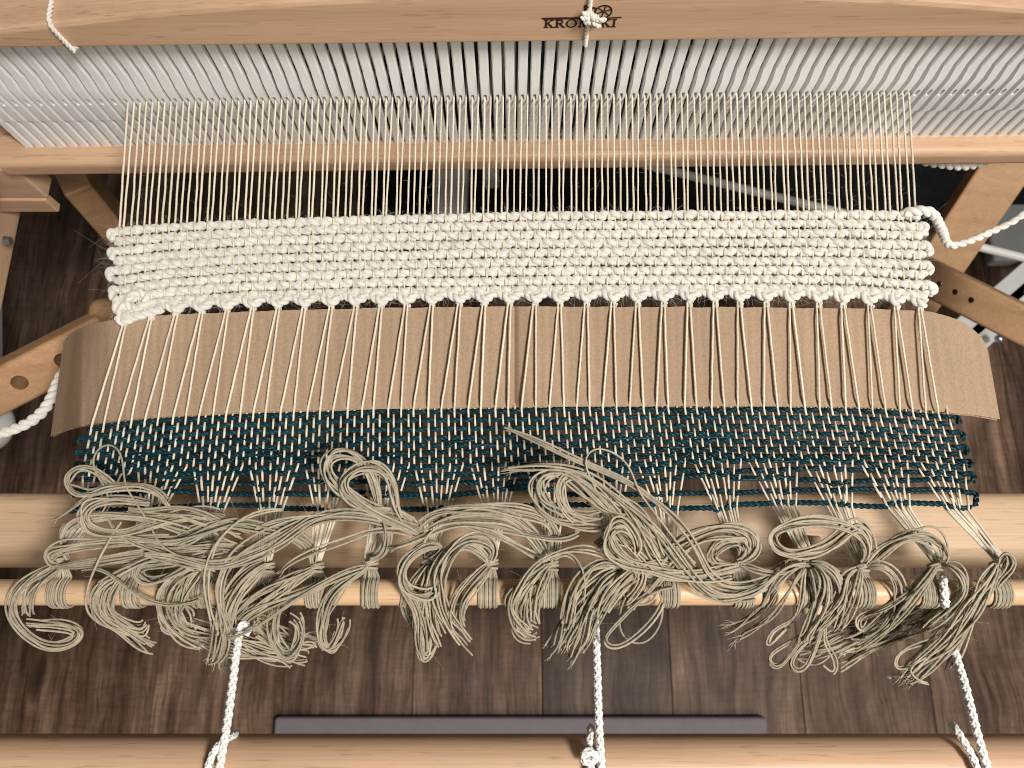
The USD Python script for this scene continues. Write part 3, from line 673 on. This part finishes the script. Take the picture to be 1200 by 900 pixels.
cord('c', [(1106, 676, .0035), (1106, 690, .0082), (1108, 706, .006), (1110, 722, -.004), (1118, 760, -.004), (1130, 800, 0), (1144, 855, .003), (1154, 890, .0045), (1163, 925, .004)], 'white braided cord at the right, wrapped over the rod beside a tassel',
     [[(1116, 850, -.004), (1124, 860, .0035), (1134, 876, .0045), (1142, 892, .005), (1150, 925, .004)]])

# ------------------------------------------------------------------ knotted fringe: one tassel per warp group
LAB = ['tassel at the far left end of the rod, one loop hanging below it',
 'second tassel from the left, tails curling under the rod',
 'third tassel from the left, broad fan of strands spread over the rod',
 'tassel sweeping down beside the top of the left white cord',
 'tassel right of the left cord, tails crossing left over the rod',
 'tassel with bare rod at right and a big loop over the teal band',
 'tassel with long loop hanging below the rod, left of the middle',
 'tassel arching up and over to the left, right of the hanging long loop',
 'tassel with a round drooping fan just left of the middle cord',
 'largest tangled tassel, hanging in front of the middle cord',
 'tassel right of the middle cord, long cut ends lying across the teal band',
 'tassel with a coil of strands looped back left on bare rod',
 'tassel right of centre with open loops dangling below the rod',
 'tassel with a flat figure eight loop reaching left over the beam',
 'tassel beside the right white cord, band of strands arching left',
 'tassel at the far right end of the rod, tails slanting down left']
# (number of strands, spread in picture units, points (u, v, mm above the rod's axis))
B = {
0: [(7, 8, [(64, 664, 8), (40, 676, 11), (19, 697, 9), (15, 720, -3), (33, 744, -12), (60, 757, -15), (86, 752, -15), (91, 740, -14), (75, 733, -14), (45, 732, -14), (24, 730, -12)]),
    (6, 9, [(66, 665, 8), (48, 678, 11), (34, 696, 9), (30, 715, 0), (31, 722, -4)]),
    (7, 7, [(66, 660, 9), (58, 657, 14), (57, 650, 17), (70, 642, 18), (110, 637, 18), (172, 633, 18), (215, 632, 18)]),
    (6, 7, [(68, 664, 10), (100, 660, 15), (160, 651, 15), (215, 643, 16), (262, 640, 16), (300, 650, 14)]),
    (6, 7, [(80, 655, 10), (74, 640, 14), (75, 622, 18), (92, 611, 20), (130, 605, 20), (180, 610, 20), (230, 625, 18)]),
    (6, 8, [(175, 590, 22), (130, 586, 22), (103, 594, 23), (96, 608, 22), (108, 621, 21), (140, 624, 20), (175, 617, 20), (225, 604, 18), (270, 612, 17)]),
    (1, 1, [(120, 600, 20), (125, 575, 22), (113, 555, 24), (109, 541, 25), (113, 530, 25), (123, 522, 25), (135, 524, 25), (143, 540, 25), (146, 565, 24), (156, 585, 23), (175, 615, 21), (188, 638, 20), (212, 652, 19), (245, 662, 18)]),
    (4, 6, [(140, 575, 22), (122, 558, 24), (105, 548, 25), (90, 549, 25), (80, 557, 25), (79, 568, 25), (88, 577, 24), (105, 578, 24), (132, 572, 24), (155, 571, 24), (178, 574, 23), (193, 586, 22), (199, 600, 20)]),
    (2, 3, [(66, 608, 14), (88, 592, 20), (118, 575, 25), (145, 569, 26), (168, 570, 25), (188, 581, 24), (198, 596, 22)])],
1: [(9, 11, [(150, 668, 8), (128, 680, 11), (114, 699, 9), (118, 722, -4), (138, 734, -11), (160, 748, -16), (181, 760, -20)]),
    (7, 8, [(150, 668, 8), (138, 682, 11), (128, 702, 8), (130, 718, 0), (148, 732, -8), (165, 738, -12), (172, 728, -12)]),
    (6, 8, [(140, 628, 18), (175, 633, 19), (213, 632, 19), (252, 617, 20), (280, 613, 19), (330, 624, 17), (362, 642, 14), (369, 660, 9)]),
    (3, 5, [(117, 683, 11), (140, 672, 16), (160, 662, 17), (190, 655, 17), (215, 660, 17), (240, 670, 15)]),
    (1, 1, [(142, 612, 20), (128, 633, 21), (112, 665, 18), (103, 690, 13), (101, 712, 6), (112, 728, -4), (135, 738, -10)]),
    (2, 3, [(125, 604, 22), (146, 631, 21), (180, 645, 20), (225, 660, 18), (255, 670, 16)]),
    (2, 3, [(96, 668, 12), (125, 672, 17), (150, 690, 16), (178, 706, 12), (205, 709, 10), (240, 700, 12)])],
2: [(11, 13, [(232, 667, 8), (208, 680, 11), (195, 701, 9), (198, 722, -5), (215, 738, -14), (245, 750, -20)]),
    (8, 11, [(234, 668, 8), (220, 684, 11), (212, 704, 8), (213, 716, 0), (220, 730, -6)]),
    (6, 8, [(235, 660, 10), (205, 672, 16), (178, 682, 15), (165, 678, 15), (162, 668, 15), (185, 660, 16), (230, 655, 16), (262, 650, 16)]),
    (14, 16, [(205, 728, -14), (235, 742, -22), (270, 752, -27), (310, 764, -30), (345, 770, -32)]),
    (5, 7, [(196, 722, -10), (192, 735, -16), (205, 742, -20), (225, 738, -20), (218, 728, -18)]),
    (7, 10, [(150, 598, 20), (175, 602, 20), (205, 600, 20), (235, 606, 20), (262, 620, 18), (290, 630, 17)])],
3: [(9, 14, [(308, 667, 8), (286, 686, 12), (268, 712, 8), (262, 745, -4), (256, 780, -14)]),
    (8, 12, [(311, 660, 9), (290, 672, 15), (271, 695, 13), (264, 722, 6), (266, 742, 0)]),
    (5, 8, [(395, 603, 17), (350, 612, 19), (310, 630, 19), (275, 655, 18), (258, 690, 15), (263, 725, 8), (268, 745, 0)]),
    (2, 4, [(330, 597, 20), (292, 605, 22), (262, 625, 22), (246, 655, 20), (242, 685, 17), (246, 715, 12), (251, 735, 8)]),
    (10, 14, [(300, 728, -12), (320, 742, -22), (345, 752, -26), (365, 754, -28), (374, 762, -30)]),
    (4, 8, [(300, 745, -20), (330, 765, -26), (345, 772, -28), (358, 775, -30)])],
4: [(9, 12, [(366, 667, 8), (335, 683, 12), (302, 702, 10), (275, 728, 0), (262, 748, -6)]),
    (7, 9, [(366, 667, 8), (340, 684, 11), (325, 706, 8), (319, 735, -7), (325, 758, -14), (338, 767, -15), (350, 752, -12), (350, 732, -10), (340, 720, -8)]),
    (6, 9, [(366, 660, 9), (362, 640, 14), (340, 625, 17), (300, 620, 18), (265, 614, 20), (225, 625, 19), (190, 632, 18)]),
    (6, 9, [(170, 650, 17), (215, 657, 18), (252, 662, 18), (290, 655, 18), (330, 632, 19), (370, 610, 20), (415, 603, 20), (455, 612, 19), (492, 626, 17)]),
    (3, 6, [(331, 668, 14), (360, 650, 18), (405, 632, 19), (440, 622, 19), (475, 622, 18), (495, 630, 16)])],
5: [(9, 9, [(430, 664, 8), (408, 680, 11), (388, 700, 9), (379, 726, -3), (377, 750, -9), (385, 761, -11), (395, 748, -10), (402, 722, -6)]),
    (5, 7, [(430, 664, 9), (396, 677, 14), (345, 697, 13), (300, 715, 8), (278, 735, 2)]),
    (5, 8, [(490, 626, 15), (461, 611, 19), (432, 597, 23), (410, 581, 25), (402, 567, 26), (413, 553, 26), (436, 548, 26), (454, 558, 26), (461, 577, 24), (465, 600, 20), (480, 618, 16)]),
    (5, 8, [(444, 590, 16), (438, 565, 22), (428, 545, 25), (412, 532, 26), (393, 532, 26), (382, 541, 26), (384, 556, 25), (398, 573, 23), (425, 590, 20), (455, 603, 18), (488, 620, 16)]),
    (6, 9, [(434, 655, 10), (450, 645, 14), (454, 620, 16), (446, 595, 15), (436, 575, 10)]),
    (2, 3, [(272, 747, 3), (300, 735, 8), (345, 705, 14), (385, 680, 15), (425, 664, 11)])],
6: [(9, 9, [(502, 662, 8), (500, 688, 11), (492, 715, 3), (494, 745, -8), (500, 768, -14)]),
    (7, 8, [(515, 640, 13), (492, 645, 17), (474, 662, 18), (471, 682, 17), (484, 696, 15), (505, 697, 14), (513, 690, 14)]),
    (6, 7, [(504, 655, 10), (515, 640, 15), (498, 640, 17), (478, 655, 18), (470, 676, 17), (480, 700, 12), (490, 725, 2), (493, 755, -8), (498, 772, -13), (505, 760, -13), (506, 740, -9)]),
    (4, 5, [(463, 641, 16), (497, 627, 18), (540, 613, 19), (580, 617, 19), (625, 627, 19), (660, 630, 19), (682, 619, 18)]),
    (4, 6, [(500, 662, 9), (484, 682, 11), (474, 700, 2), (474, 718, -10), (480, 728, -14), (485, 740, -17)]),
    (4, 6, [(300, 622, 18), (345, 610, 20), (400, 604, 20), (450, 600, 19), (486, 615, 17)])],
7: [(9, 13, [(572, 663, 8), (556, 680, 12), (541, 705, 8), (537, 735, -5)]),
    (8, 10, [(576, 656, 10), (577, 642, 15), (566, 631, 18), (548, 632, 19), (529, 648, 19), (517, 672, 17), (515, 697, 12), (524, 722, 3), (540, 745, -5), (554, 762, -10)]),
    (5, 8, [(573, 660, 10), (560, 645, 14), (540, 640, 16), (520, 655, 16), (507, 680, 14), (505, 710, 6), (512, 740, -4), (520, 755, -8)]),
    (4, 5, [(525, 606, 18), (550, 616, 19), (585, 628, 18), (615, 645, 15), (640, 658, 10)])],
8: [(12, 14, [(641, 665, 8), (620, 682, 12), (607, 703, 9), (606, 722, -3), (616, 738, -10), (630, 742, -14)]),
    (8, 12, [(643, 665, 8), (632, 684, 12), (626, 705, 8), (625, 730, -5)]),
    (9, 12, [(641, 657, 9), (626, 632, 15), (596, 609, 19), (555, 600, 20), (515, 606, 19), (487, 628, 17)]),
    (5, 8, [(645, 657, 9), (650, 630, 15), (640, 610, 18), (610, 598, 20), (570, 593, 20), (535, 597, 19), (505, 612, 17)]),
    (3, 5, [(740, 668, 13), (712, 652, 17), (688, 643, 19), (660, 645, 19), (628, 662, 17), (606, 690, 14), (600, 712, 6), (608, 730, -2), (625, 742, -8)]),
    (2, 4, [(650, 655, 14), (668, 650, 17), (681, 665, 17), (684, 690, 14), (678, 718, 6), (666, 745, -4), (655, 765, -10)])],
9: [(11, 17, [(728, 667, 9), (704, 680, 14), (684, 705, 10), (670, 735, 0), (658, 768, -12)]),
    (8, 14, [(738, 668, 10), (716, 690, 14), (699, 715, 9), (688, 740, 2), (676, 765, -8)]),
    (6, 9, [(725, 664, 12), (700, 662, 16), (680, 680, 15), (668, 705, 10), (662, 735, 2)]),
    (8, 10, [(745, 648, 18), (741, 625, 23), (727, 614, 25), (714, 624, 25), (714, 643, 24), (732, 658, 21), (765, 668, 18), (805, 675, 15), (845, 672, 13), (868, 664, 9)]),
    (8, 11, [(740, 600, 20), (700, 585, 23), (668, 560, 25), (645, 553, 25), (632, 566, 25), (634, 588, 24), (655, 604, 22), (690, 611, 20), (720, 605, 20)]),
    (5, 8, [(735, 612, 21), (708, 585, 23), (680, 560, 25), (662, 558, 25), (655, 572, 25), (662, 595, 23), (690, 612, 21)]),
    (2, 4, [(790, 688, 13), (752, 703, 13), (722, 733, 8), (710, 752, 5), (719, 758, 5), (745, 745, 7), (773, 712, 11), (776, 695, 12)]),
    (1, 2, [(733, 700, 13), (726, 728, 8), (733, 748, 5), (752, 753, 5), (770, 737, 8), (776, 708, 12), (764, 682, 14)]),
    (9, 16, [(700, 640, 15), (725, 630, 18), (750, 650, 18), (770, 668, 14), (785, 664, 10)]),
    (7, 12, [(720, 620, 18), (738, 650, 20), (750, 672, 16), (742, 695, 12), (735, 705, 9)])],
10: [(4, 5, [(599, 504, 22), (640, 523, 25), (682, 542, 25), (730, 562, 25), (770, 590, 24), (800, 620, 23), (820, 650, 20), (836, 676, 16), (862, 688, 13), (892, 683, 13), (920, 668, 12), (942, 660, 9)]),
     (4, 10, [(596, 550, 22), (640, 549, 25), (682, 556, 25), (722, 582, 25), (762, 617, 24), (792, 652, 21), (822, 685, 14), (850, 699, 10), (880, 697, 10), (905, 682, 12)]),
     (1, 1, [(700, 580, 22), (688, 552, 25), (686, 537, 26), (695, 527, 26), (712, 528, 26), (735, 545, 26), (748, 573, 25), (768, 602, 24), (790, 632, 22), (815, 660, 19)]),
     (9, 15, [(730, 588, 20), (752, 612, 22), (768, 640, 20), (780, 662, 12)]),
     (8, 12, [(786, 664, 10), (765, 660, 16), (740, 672, 16), (718, 695, 13), (700, 722, 8)]),
     (5, 10, [(784, 666, 9), (772, 680, 13), (758, 695, 12), (745, 705, 9), (738, 715, 5)])],
11: [(10, 13, [(864, 657, 10), (881, 645, 16), (880, 629, 20), (856, 621, 21), (820, 627, 20), (790, 645, 18), (770, 662, 15)]),
     (8, 9, [(866, 664, 9), (840, 671, 14), (800, 675, 15), (760, 670, 16), (725, 660, 17)]),
     (6, 9, [(868, 655, 10), (874, 640, 15), (862, 632, 18), (842, 640, 17), (835, 652, 15), (850, 664, 12)]),
     (1, 1, [(870, 663, 11), (840, 660, 18), (828, 655, 20), (834, 640, 21), (855, 626, 21), (875, 632, 18)]),
     (3, 8, [(868, 662, 10), (885, 668, 13), (905, 672, 14), (930, 664, 12)])],
12: [(7, 9, [(943, 661, 9), (912, 671, 13), (888, 690, 12), (852, 700, 10), (826, 690, 12), (803, 662, 17), (785, 640, 20)]),
     (8, 15, [(941, 664, 9), (918, 688, 12), (897, 715, 0), (872, 735, -10), (854, 744, -14)]),
     (7, 9, [(952, 660, 10), (972, 666, 14), (984, 686, 12), (986, 712, 4), (978, 735, -4)]),
     (8, 9, [(955, 664, 10), (966, 684, 13), (960, 710, 7), (948, 738, 0), (940, 755, -6)]),
     (3, 4, [(950, 668, 10), (955, 700, 9), (950, 728, 0), (930, 762, -8), (908, 781, -10), (901, 773, -11), (917, 757, -10), (942, 742, -6)]),
     (3, 4, [(956, 668, 10), (966, 700, 8), (965, 725, 0), (955, 762, -8), (938, 786, -10), (927, 781, -11), (938, 758, -10), (962, 738, -6)]),
     (3, 4, [(944, 668, 9), (940, 695, 8), (930, 725, -4), (905, 742, -9), (900, 757, -10), (908, 752, -10), (925, 735, -8)]),
     (2, 4, [(960, 668, 10), (972, 700, 8), (968, 752, -14), (978, 770, -16), (978, 788, -18), (965, 782, -17)])],
13: [(8, 10, [(1007, 667, 9), (1001, 690, 11), (992, 715, 3), (976, 736, -8)]),
     (6, 7, [(1014, 665, 9), (1033, 664, 14), (1048, 676, 13), (1055, 698, 8), (1051, 720, 2)]),
     (7, 8, [(1010, 660, 10), (1015, 640, 17), (1000, 622, 20), (960, 612, 21), (922, 615, 21), (904, 630, 21), (913, 645, 20), (945, 649, 19), (980, 634, 19), (1006, 617, 20), (1021, 630, 18), (1016, 655, 11)]),
     (14, 16, [(1040, 716, -12), (1010, 738, -22), (975, 755, -27), (955, 765, -30), (940, 762, -32)]),
     (6, 10, [(1003, 667, 10), (990, 680, 12), (985, 700, 9), (970, 722, 2), (955, 735, -4)])],
14: [(10, 13, [(1094, 666, 9), (1076, 690, 12), (1056, 714, 3), (1030, 738, -9), (998, 756, -17)]),
     (7, 8, [(1106, 661, 9), (1124, 671, 13), (1130, 692, 10), (1112, 714, 4), (1086, 738, -5)]),
     (10, 11, [(1017, 662, 9), (1040, 641, 15), (1066, 629, 19), (1090, 630, 19), (1105, 645, 15), (1104, 658, 10)]),
     (16, 18, [(1098, 712, -12), (1070, 730, -22), (1035, 748, -27), (1000, 765, -30), (985, 775, -32)]),
     (3, 6, [(1090, 668, 9), (1062, 695, 10), (1030, 714, 0), (1010, 720, -8), (1004, 728, -10), (1008, 738, -12), (1020, 722, -9)])],
15: [(11, 15, [(1168, 663, 10), (1151, 690, 13), (1136, 714, 9), (1115, 745, 1), (1088, 773, -7), (1058, 797, -12)]),
     (4, 8, [(1160, 690, 12), (1140, 722, 6), (1124, 755, -2), (1112, 785, -8)]),
     (3, 5, [(1166, 665, 10), (1150, 700, 11), (1125, 735, 3), (1088, 752, -4), (1052, 768, -9), (1051, 782, -10), (1070, 776, -10), (1090, 762, -9)]),
     (2, 4, [(1166, 668, 10), (1145, 705, 10), (1100, 760, -5), (1064, 786, -10), (1072, 796, -11), (1100, 800, -12)]),
     (5, 6, [(1172, 660, 10), (1181, 650, 14), (1185, 660, 13), (1178, 672, 11), (1165, 690, 12)])]}
FRAY = {(10, 0): 0, (10, 1): 0, (5, 5): 0, (6, 3): 0, (7, 3): 0, (3, 3): -1, (4, 4): 0, (0, 8): 0, (2, 0): -1, (3, 0): -1, (12, 1): -1, (15, 0): -1, (9, 0): -1}
for k, (ku, kv) in enumerate(KN):
    t = thing('knotted_tassel', 'khaki ' + LAB[k], 'tassel', 'khaki tassels knotted along the rod')
    # the group wrapped round the rod below its knot
    side = {0: -2, 5: 0, 7: -3, 10: 0, 11: 6, 12: 3, 13: 5, 14: -6, 15: 5}.get(k, 0)
    xc = U(ku + side, 692, RR)[0]; kp = U(ku, kv + 3, .0075)
    for j in range(9):
        w = (j-4)*.00088 + rng.normal(0, .00015); rad = RR + .0006 + (j % 2)*.0003
        th = np.radians(np.linspace(62, -190, 26))
        loop = np.stack([xc + w + wobble(26, .0003, 8, k*20+j), yrod + rad*np.sin(th), rad*np.cos(th)], 1)
        loop = loop[:]
        q = np.vstack([[kp + np.array([w*.35, .001, 0])], loop])
        q = resample(spline(q, 60), .0007)
        put('rod_wrap', tube(q, .00052, 5), M_warp_shaded, t)
    # the knot
    th = np.linspace(0, 2*np.pi, 40)
    for j, (rx, rz, tilt, dv) in enumerate(((.0030, .0026, .5, .0012), (.0032, .0028, .35, 0), (.0030, .0026, -.1, -.0012), (.0031, .0027, .9, .0004))):
        q = kp + np.stack([rx*np.cos(th), dv + tilt*rx*np.cos(th)*.6, rz*np.sin(th) - .001], 1)
        put('knot_turn', tube(q, .00060, 6), M_warp_shaded, t)
    hairs, spots = [], []
    for bi, (n, spread, pts) in enumerate(B[k]):
        if n >= 4: n = int(math.ceil(n*1.25))
        pts = np.array(pts, float)
        cum = np.concatenate([[0], np.cumsum(np.linalg.norm(np.diff(pts[:, :2], axis=0), axis=1))]); L = cum[-1]
        nn = max(24, int(L/5))
        tt = np.linspace(0, 1, nn)
        slots = (np.arange(n) + .5)/n*2 - 1; rng.shuffle(slots)
        prof = np.interp(tt, [0, .15, .5, .85, 1], [.45, .8, 1, 1, 1.15])
        for j in range(n):
            sd = 1000*k + 37*bi + j
            cp = pts.copy(); amp = .22*spread*np.clip(np.arange(len(cp))/1.5, .25, 1)
            cp[:, :2] += rng.normal(0, 1, (len(cp), 2))*amp[:, None]
            base = spline(cp, n=nn)
            tg = np.gradient(base[:, :2], axis=0); tg /= np.maximum(np.linalg.norm(tg, axis=1, keepdims=True), 1e-9)
            nm = np.stack([-tg[:, 1], tg[:, 0]], 1)
            lat = (slots[j] + rng.normal(0, .15)) * spread * prof * .72 + wobble(nn, .5, nn/6, sd+9)
            uv_ = base[:, :2] + nm*lat[:, None]
            zz = base[:, 2] + rng.normal(0, 1.3) + wobble(nn, 1.6, nn/3, sd+5)
            q = U(uv_[:, 0], uv_[:, 1], zz*.001)
            # strands lie on the rod, not in it
            d = np.hypot(q[:, 1]-yrod, q[:, 2]); push = np.clip((RR+.0007)/np.maximum(d, 1e-6), 1, 2.2)[:, None]
            near = (d < RR+.0007)[:, None]
            q = np.where(near, np.c_[q[:, 0], yrod+(q[:, 1]-yrod)*push[:, 0], np.abs(q[:, 2])*push[:, 0]], q)
            q = resample(q, .0011)
            if len(q) > 24 and n > 1: q = q[:len(q) - int(rng.uniform(0, .12)*len(q))]
            for _ in range(2): q[1:-1] = .5*q[1:-1] + .25*(q[:-2]+q[2:])
            spots += list(q[2:-2:4])
            if (k, bi) in FRAY:
                e = q[0] if FRAY[k, bi] == 0 else q[-1]; d0 = (q[0]-q[4]) if FRAY[k, bi] == 0 else (q[-1]-q[-5]); d0 /= np.linalg.norm(d0)
                for _ in range(5):
                    dv = d0 + rng.normal(0, .35, 3); tip = e + dv*rng.uniform(.0015, .0032)
                    hairs.append(tube(np.linspace(e - d0*.0008, tip, 4), np.linspace(.00024, .00010, 4), 4))
            put('strand', tube(q, .00046*rng.uniform(.88, 1.1)*(1 + wobble(len(q), .06, 3.0, sd+2)), 6), M_warp_shaded, t)

    fibres(t, np.array(spots), 110, .0012, .0040, M_fibre, .00005)
    if hairs: tag(put('frayed_tip', join(hairs), M_warp_shaded, t), kind='stuff')

# ------------------------------------------------------------------ loose yarns and what stands behind
def wool(pts, label, off=.00115, r=.0015, seed=1):
    t = thing('loose_yarn', label, 'yarn')
    q = resample(spline(np.array([U(*a) for a in pts]), 160), .0006)
    put('plies', rope(q, off, r, 2, .0095, 8, .3, 1 + wobble(len(q), .18, 25, seed)), M_wool, t)
wool([(-20, 512, -.055), (10, 505, -.055), (32, 496, -.055), (50, 482, -.057), (62, 462, -.060), (72, 440, -.064), (90, 425, -.066)], 'thick white yarn end coming out from behind the left end of the cardboard', .0013, .0018)
wool([(1062, 180, -.068), (1085, 189, -.066), (1105, 192, -.066), (1130, 194, -.066), (1150, 190, -.067), (1172, 180, -.068)], 'thick white yarn sagging below the right part of the heddle bottom bar', .0014, .0018)
rack = thing('white_rack', 'white metal rack standing on the floor behind the right side of the loom', 'rack')
def rod_(a, b, r): return tube(np.linspace(a, b, 12), r, 12)
put('thin_rod', rod_(U(740, 189, -.34), U(1240, 312, -.34), .0042), M_whitemetal, rack)
put('flat_bar', bar(U(1108, 405, -.50), U(1230, 300, -.50), .030, .012, 0, .001)[0], M_whitemetal, rack)
put('flat_bar', bar(U(1085, 450, -.50), U(1230, 322, -.50), .028, .012, 0, .001)[0], M_whitemetal, rack)
put('flat_bar', bar(U(1072, 368, -.48), U(1112, 384, -.48), .016, .010, 0, .001)[0], M_whitemetal, rack)
put('panel', rbox(U(1166, 305, -.5)-np.array([0, 0, .02]), U(1330, 238, -.5)+np.array([0, 0, .0]), .004), M_grey, rack)
bp_ = U(1171, 397, -.47)
put('bolt', m3.Manifold.sphere(.005, 20).translate([float(q) for q in bp_]), M_steel, rack)
M_black = plain('dark_cloth', (.012, .012, .014), .95, .05, .25)  # for a black sheet added to darken the floor behind the loom
a_, b_ = U(430, 262, ZF+.012), U(1330, 90, ZF+.012)
rx, ry = np.meshgrid(np.linspace(a_[0], b_[0]+.25, 90), np.linspace(a_[1]-.02, b_[1]+.35, 60), indexing='ij')
rz = ZF + .006 + .010*meshkit.fbm(np.stack([rx*9, ry*9, rx*0], -1), 4, 3)
ii, jj = np.meshgrid(np.arange(89), np.arange(59), indexing='ij'); q0 = (ii*60+jj).ravel()
cloth = put('dark_cloth', (np.stack([rx, ry, rz], -1).reshape(-1, 3), np.vstack([np.stack([q0, q0+60, q0+61], 1), np.stack([q0, q0+61, q0+1], 1)])), M_black, '/World', True)
tag(cloth, 'black sheet added on the floor behind the loom to darken it', 'cloth')
lg = thing('white_post', 'short pale post on the dark floor glimpsed through the warp left of centre', 'post')
put('post', bar(U(531, 170, -.45), U(526, 300, -.55), .040, .02, 0, .002)[0], M_whitemetal, lg)
put('foot', bar(U(575, 180, -.45), U(576, 216, -.45), .018, .02, 0, .002)[0], M_whitemetal, lg)
cl = U(-8, 500, -.30)
cup = put('white_ball', m3.Manifold.sphere(.017, 40).scale([1, 1.25, .8]).translate([float(q) for q in cl]), M_whitemetal, '/World', True)
tag(cup, 'rounded white ball at the left edge below the drilled arm', 'ball')
sl = thing('white_upright', 'upright white slat at the left edge behind the drilled arm', 'upright')
put('board', bar(U(-8, 330, -.35), U(-8, 425, -.35), .012, .01, 0, .001)[0], M_whitemetal, sl)
matp = [U(326, 866, -.57), U(338, 843, -.57), U(905, 852, -.57), U(915, 880, -.57)]
x0_, x1_ = matp[1][0], matp[2][0]; ym = matp[1][1]
pm = put('folded_mat', rbox((x0_-.02, ym-.35, ZF), (x1_, ym, ZF+.016), .004), M_purple, '/World', 40)
tag(pm, 'purple grey foam mat lying on the floor under the front beam', 'mat')

# ------------------------------------------------------------------ fine fuzz on the white wool
pts, cnt, wid = [], [], []
for k in range(420):
    e = rng.uniform()
    if e < .35: u0, v0 = 136 + rng.normal(0, 3), rng.uniform(262, 372)
    elif e < .5: u0, v0 = 1084 + rng.normal(0, 2), rng.uniform(250, 352)
    elif e < .85: u0 = rng.uniform(140, 1084); v0 = vB(u0) + rng.uniform(0, 12)
    else: u0 = rng.uniform(140, 1084); v0 = vT(u0) + rng.uniform(-1, 60)
    p0 = U(u0, v0, rng.uniform(-.001, .003)); d = rng.normal(0, 1, 3); d /= np.linalg.norm(d)
    L = rng.uniform(.002, .007)*(1.2 if u0 < 145 else 1); c = rng.normal(0, .9, 3)
    for s in np.linspace(0, 1, 6): pts.append(p0 + d*L*s + c*L*s*s)
    cnt.append(6); wid += list(np.linspace(.00004, .00002, 6))
for k in range(7000):                                    # lint lying over the cloth
    u0 = rng.uniform(134, 1086); w = rng.uniform(0, 1.08); v0 = vT(u0)*(1-w) + vB(u0)*w
    p0 = U(u0, v0, rng.uniform(.0022, .0034)); a = rng.uniform(0, 2*np.pi); L = rng.uniform(.0015, .0042); b = a + rng.normal(0, 1.0)
    for s_ in np.linspace(0, 1, 5): pts.append(p0 + L*s_*np.array([math.cos(a), math.sin(a), rng.normal(.05, .1)]) + L*.6*s_*s_*np.array([math.cos(b), math.sin(b), 0]))
    cnt.append(5); wid += [.00005]*5
fz = UsdGeom.BasisCurves.Define(stage, numbered(white + '/fuzz'))
fz.CreateTypeAttr('linear'); fz.CreatePointsAttr(Vt.Vec3fArray.FromNumpy(np.array(pts, np.float32))); fz.CreateCurveVertexCountsAttr(Vt.IntArray(cnt))
fz.CreateWidthsAttr(Vt.FloatArray.FromNumpy(np.array(wid, np.float32))); fz.SetWidthsInterpolation('vertex')
UsdShade.MaterialBindingAPI.Apply(fz.GetPrim()).Bind(M_lint); tag(fz, kind='stuff')
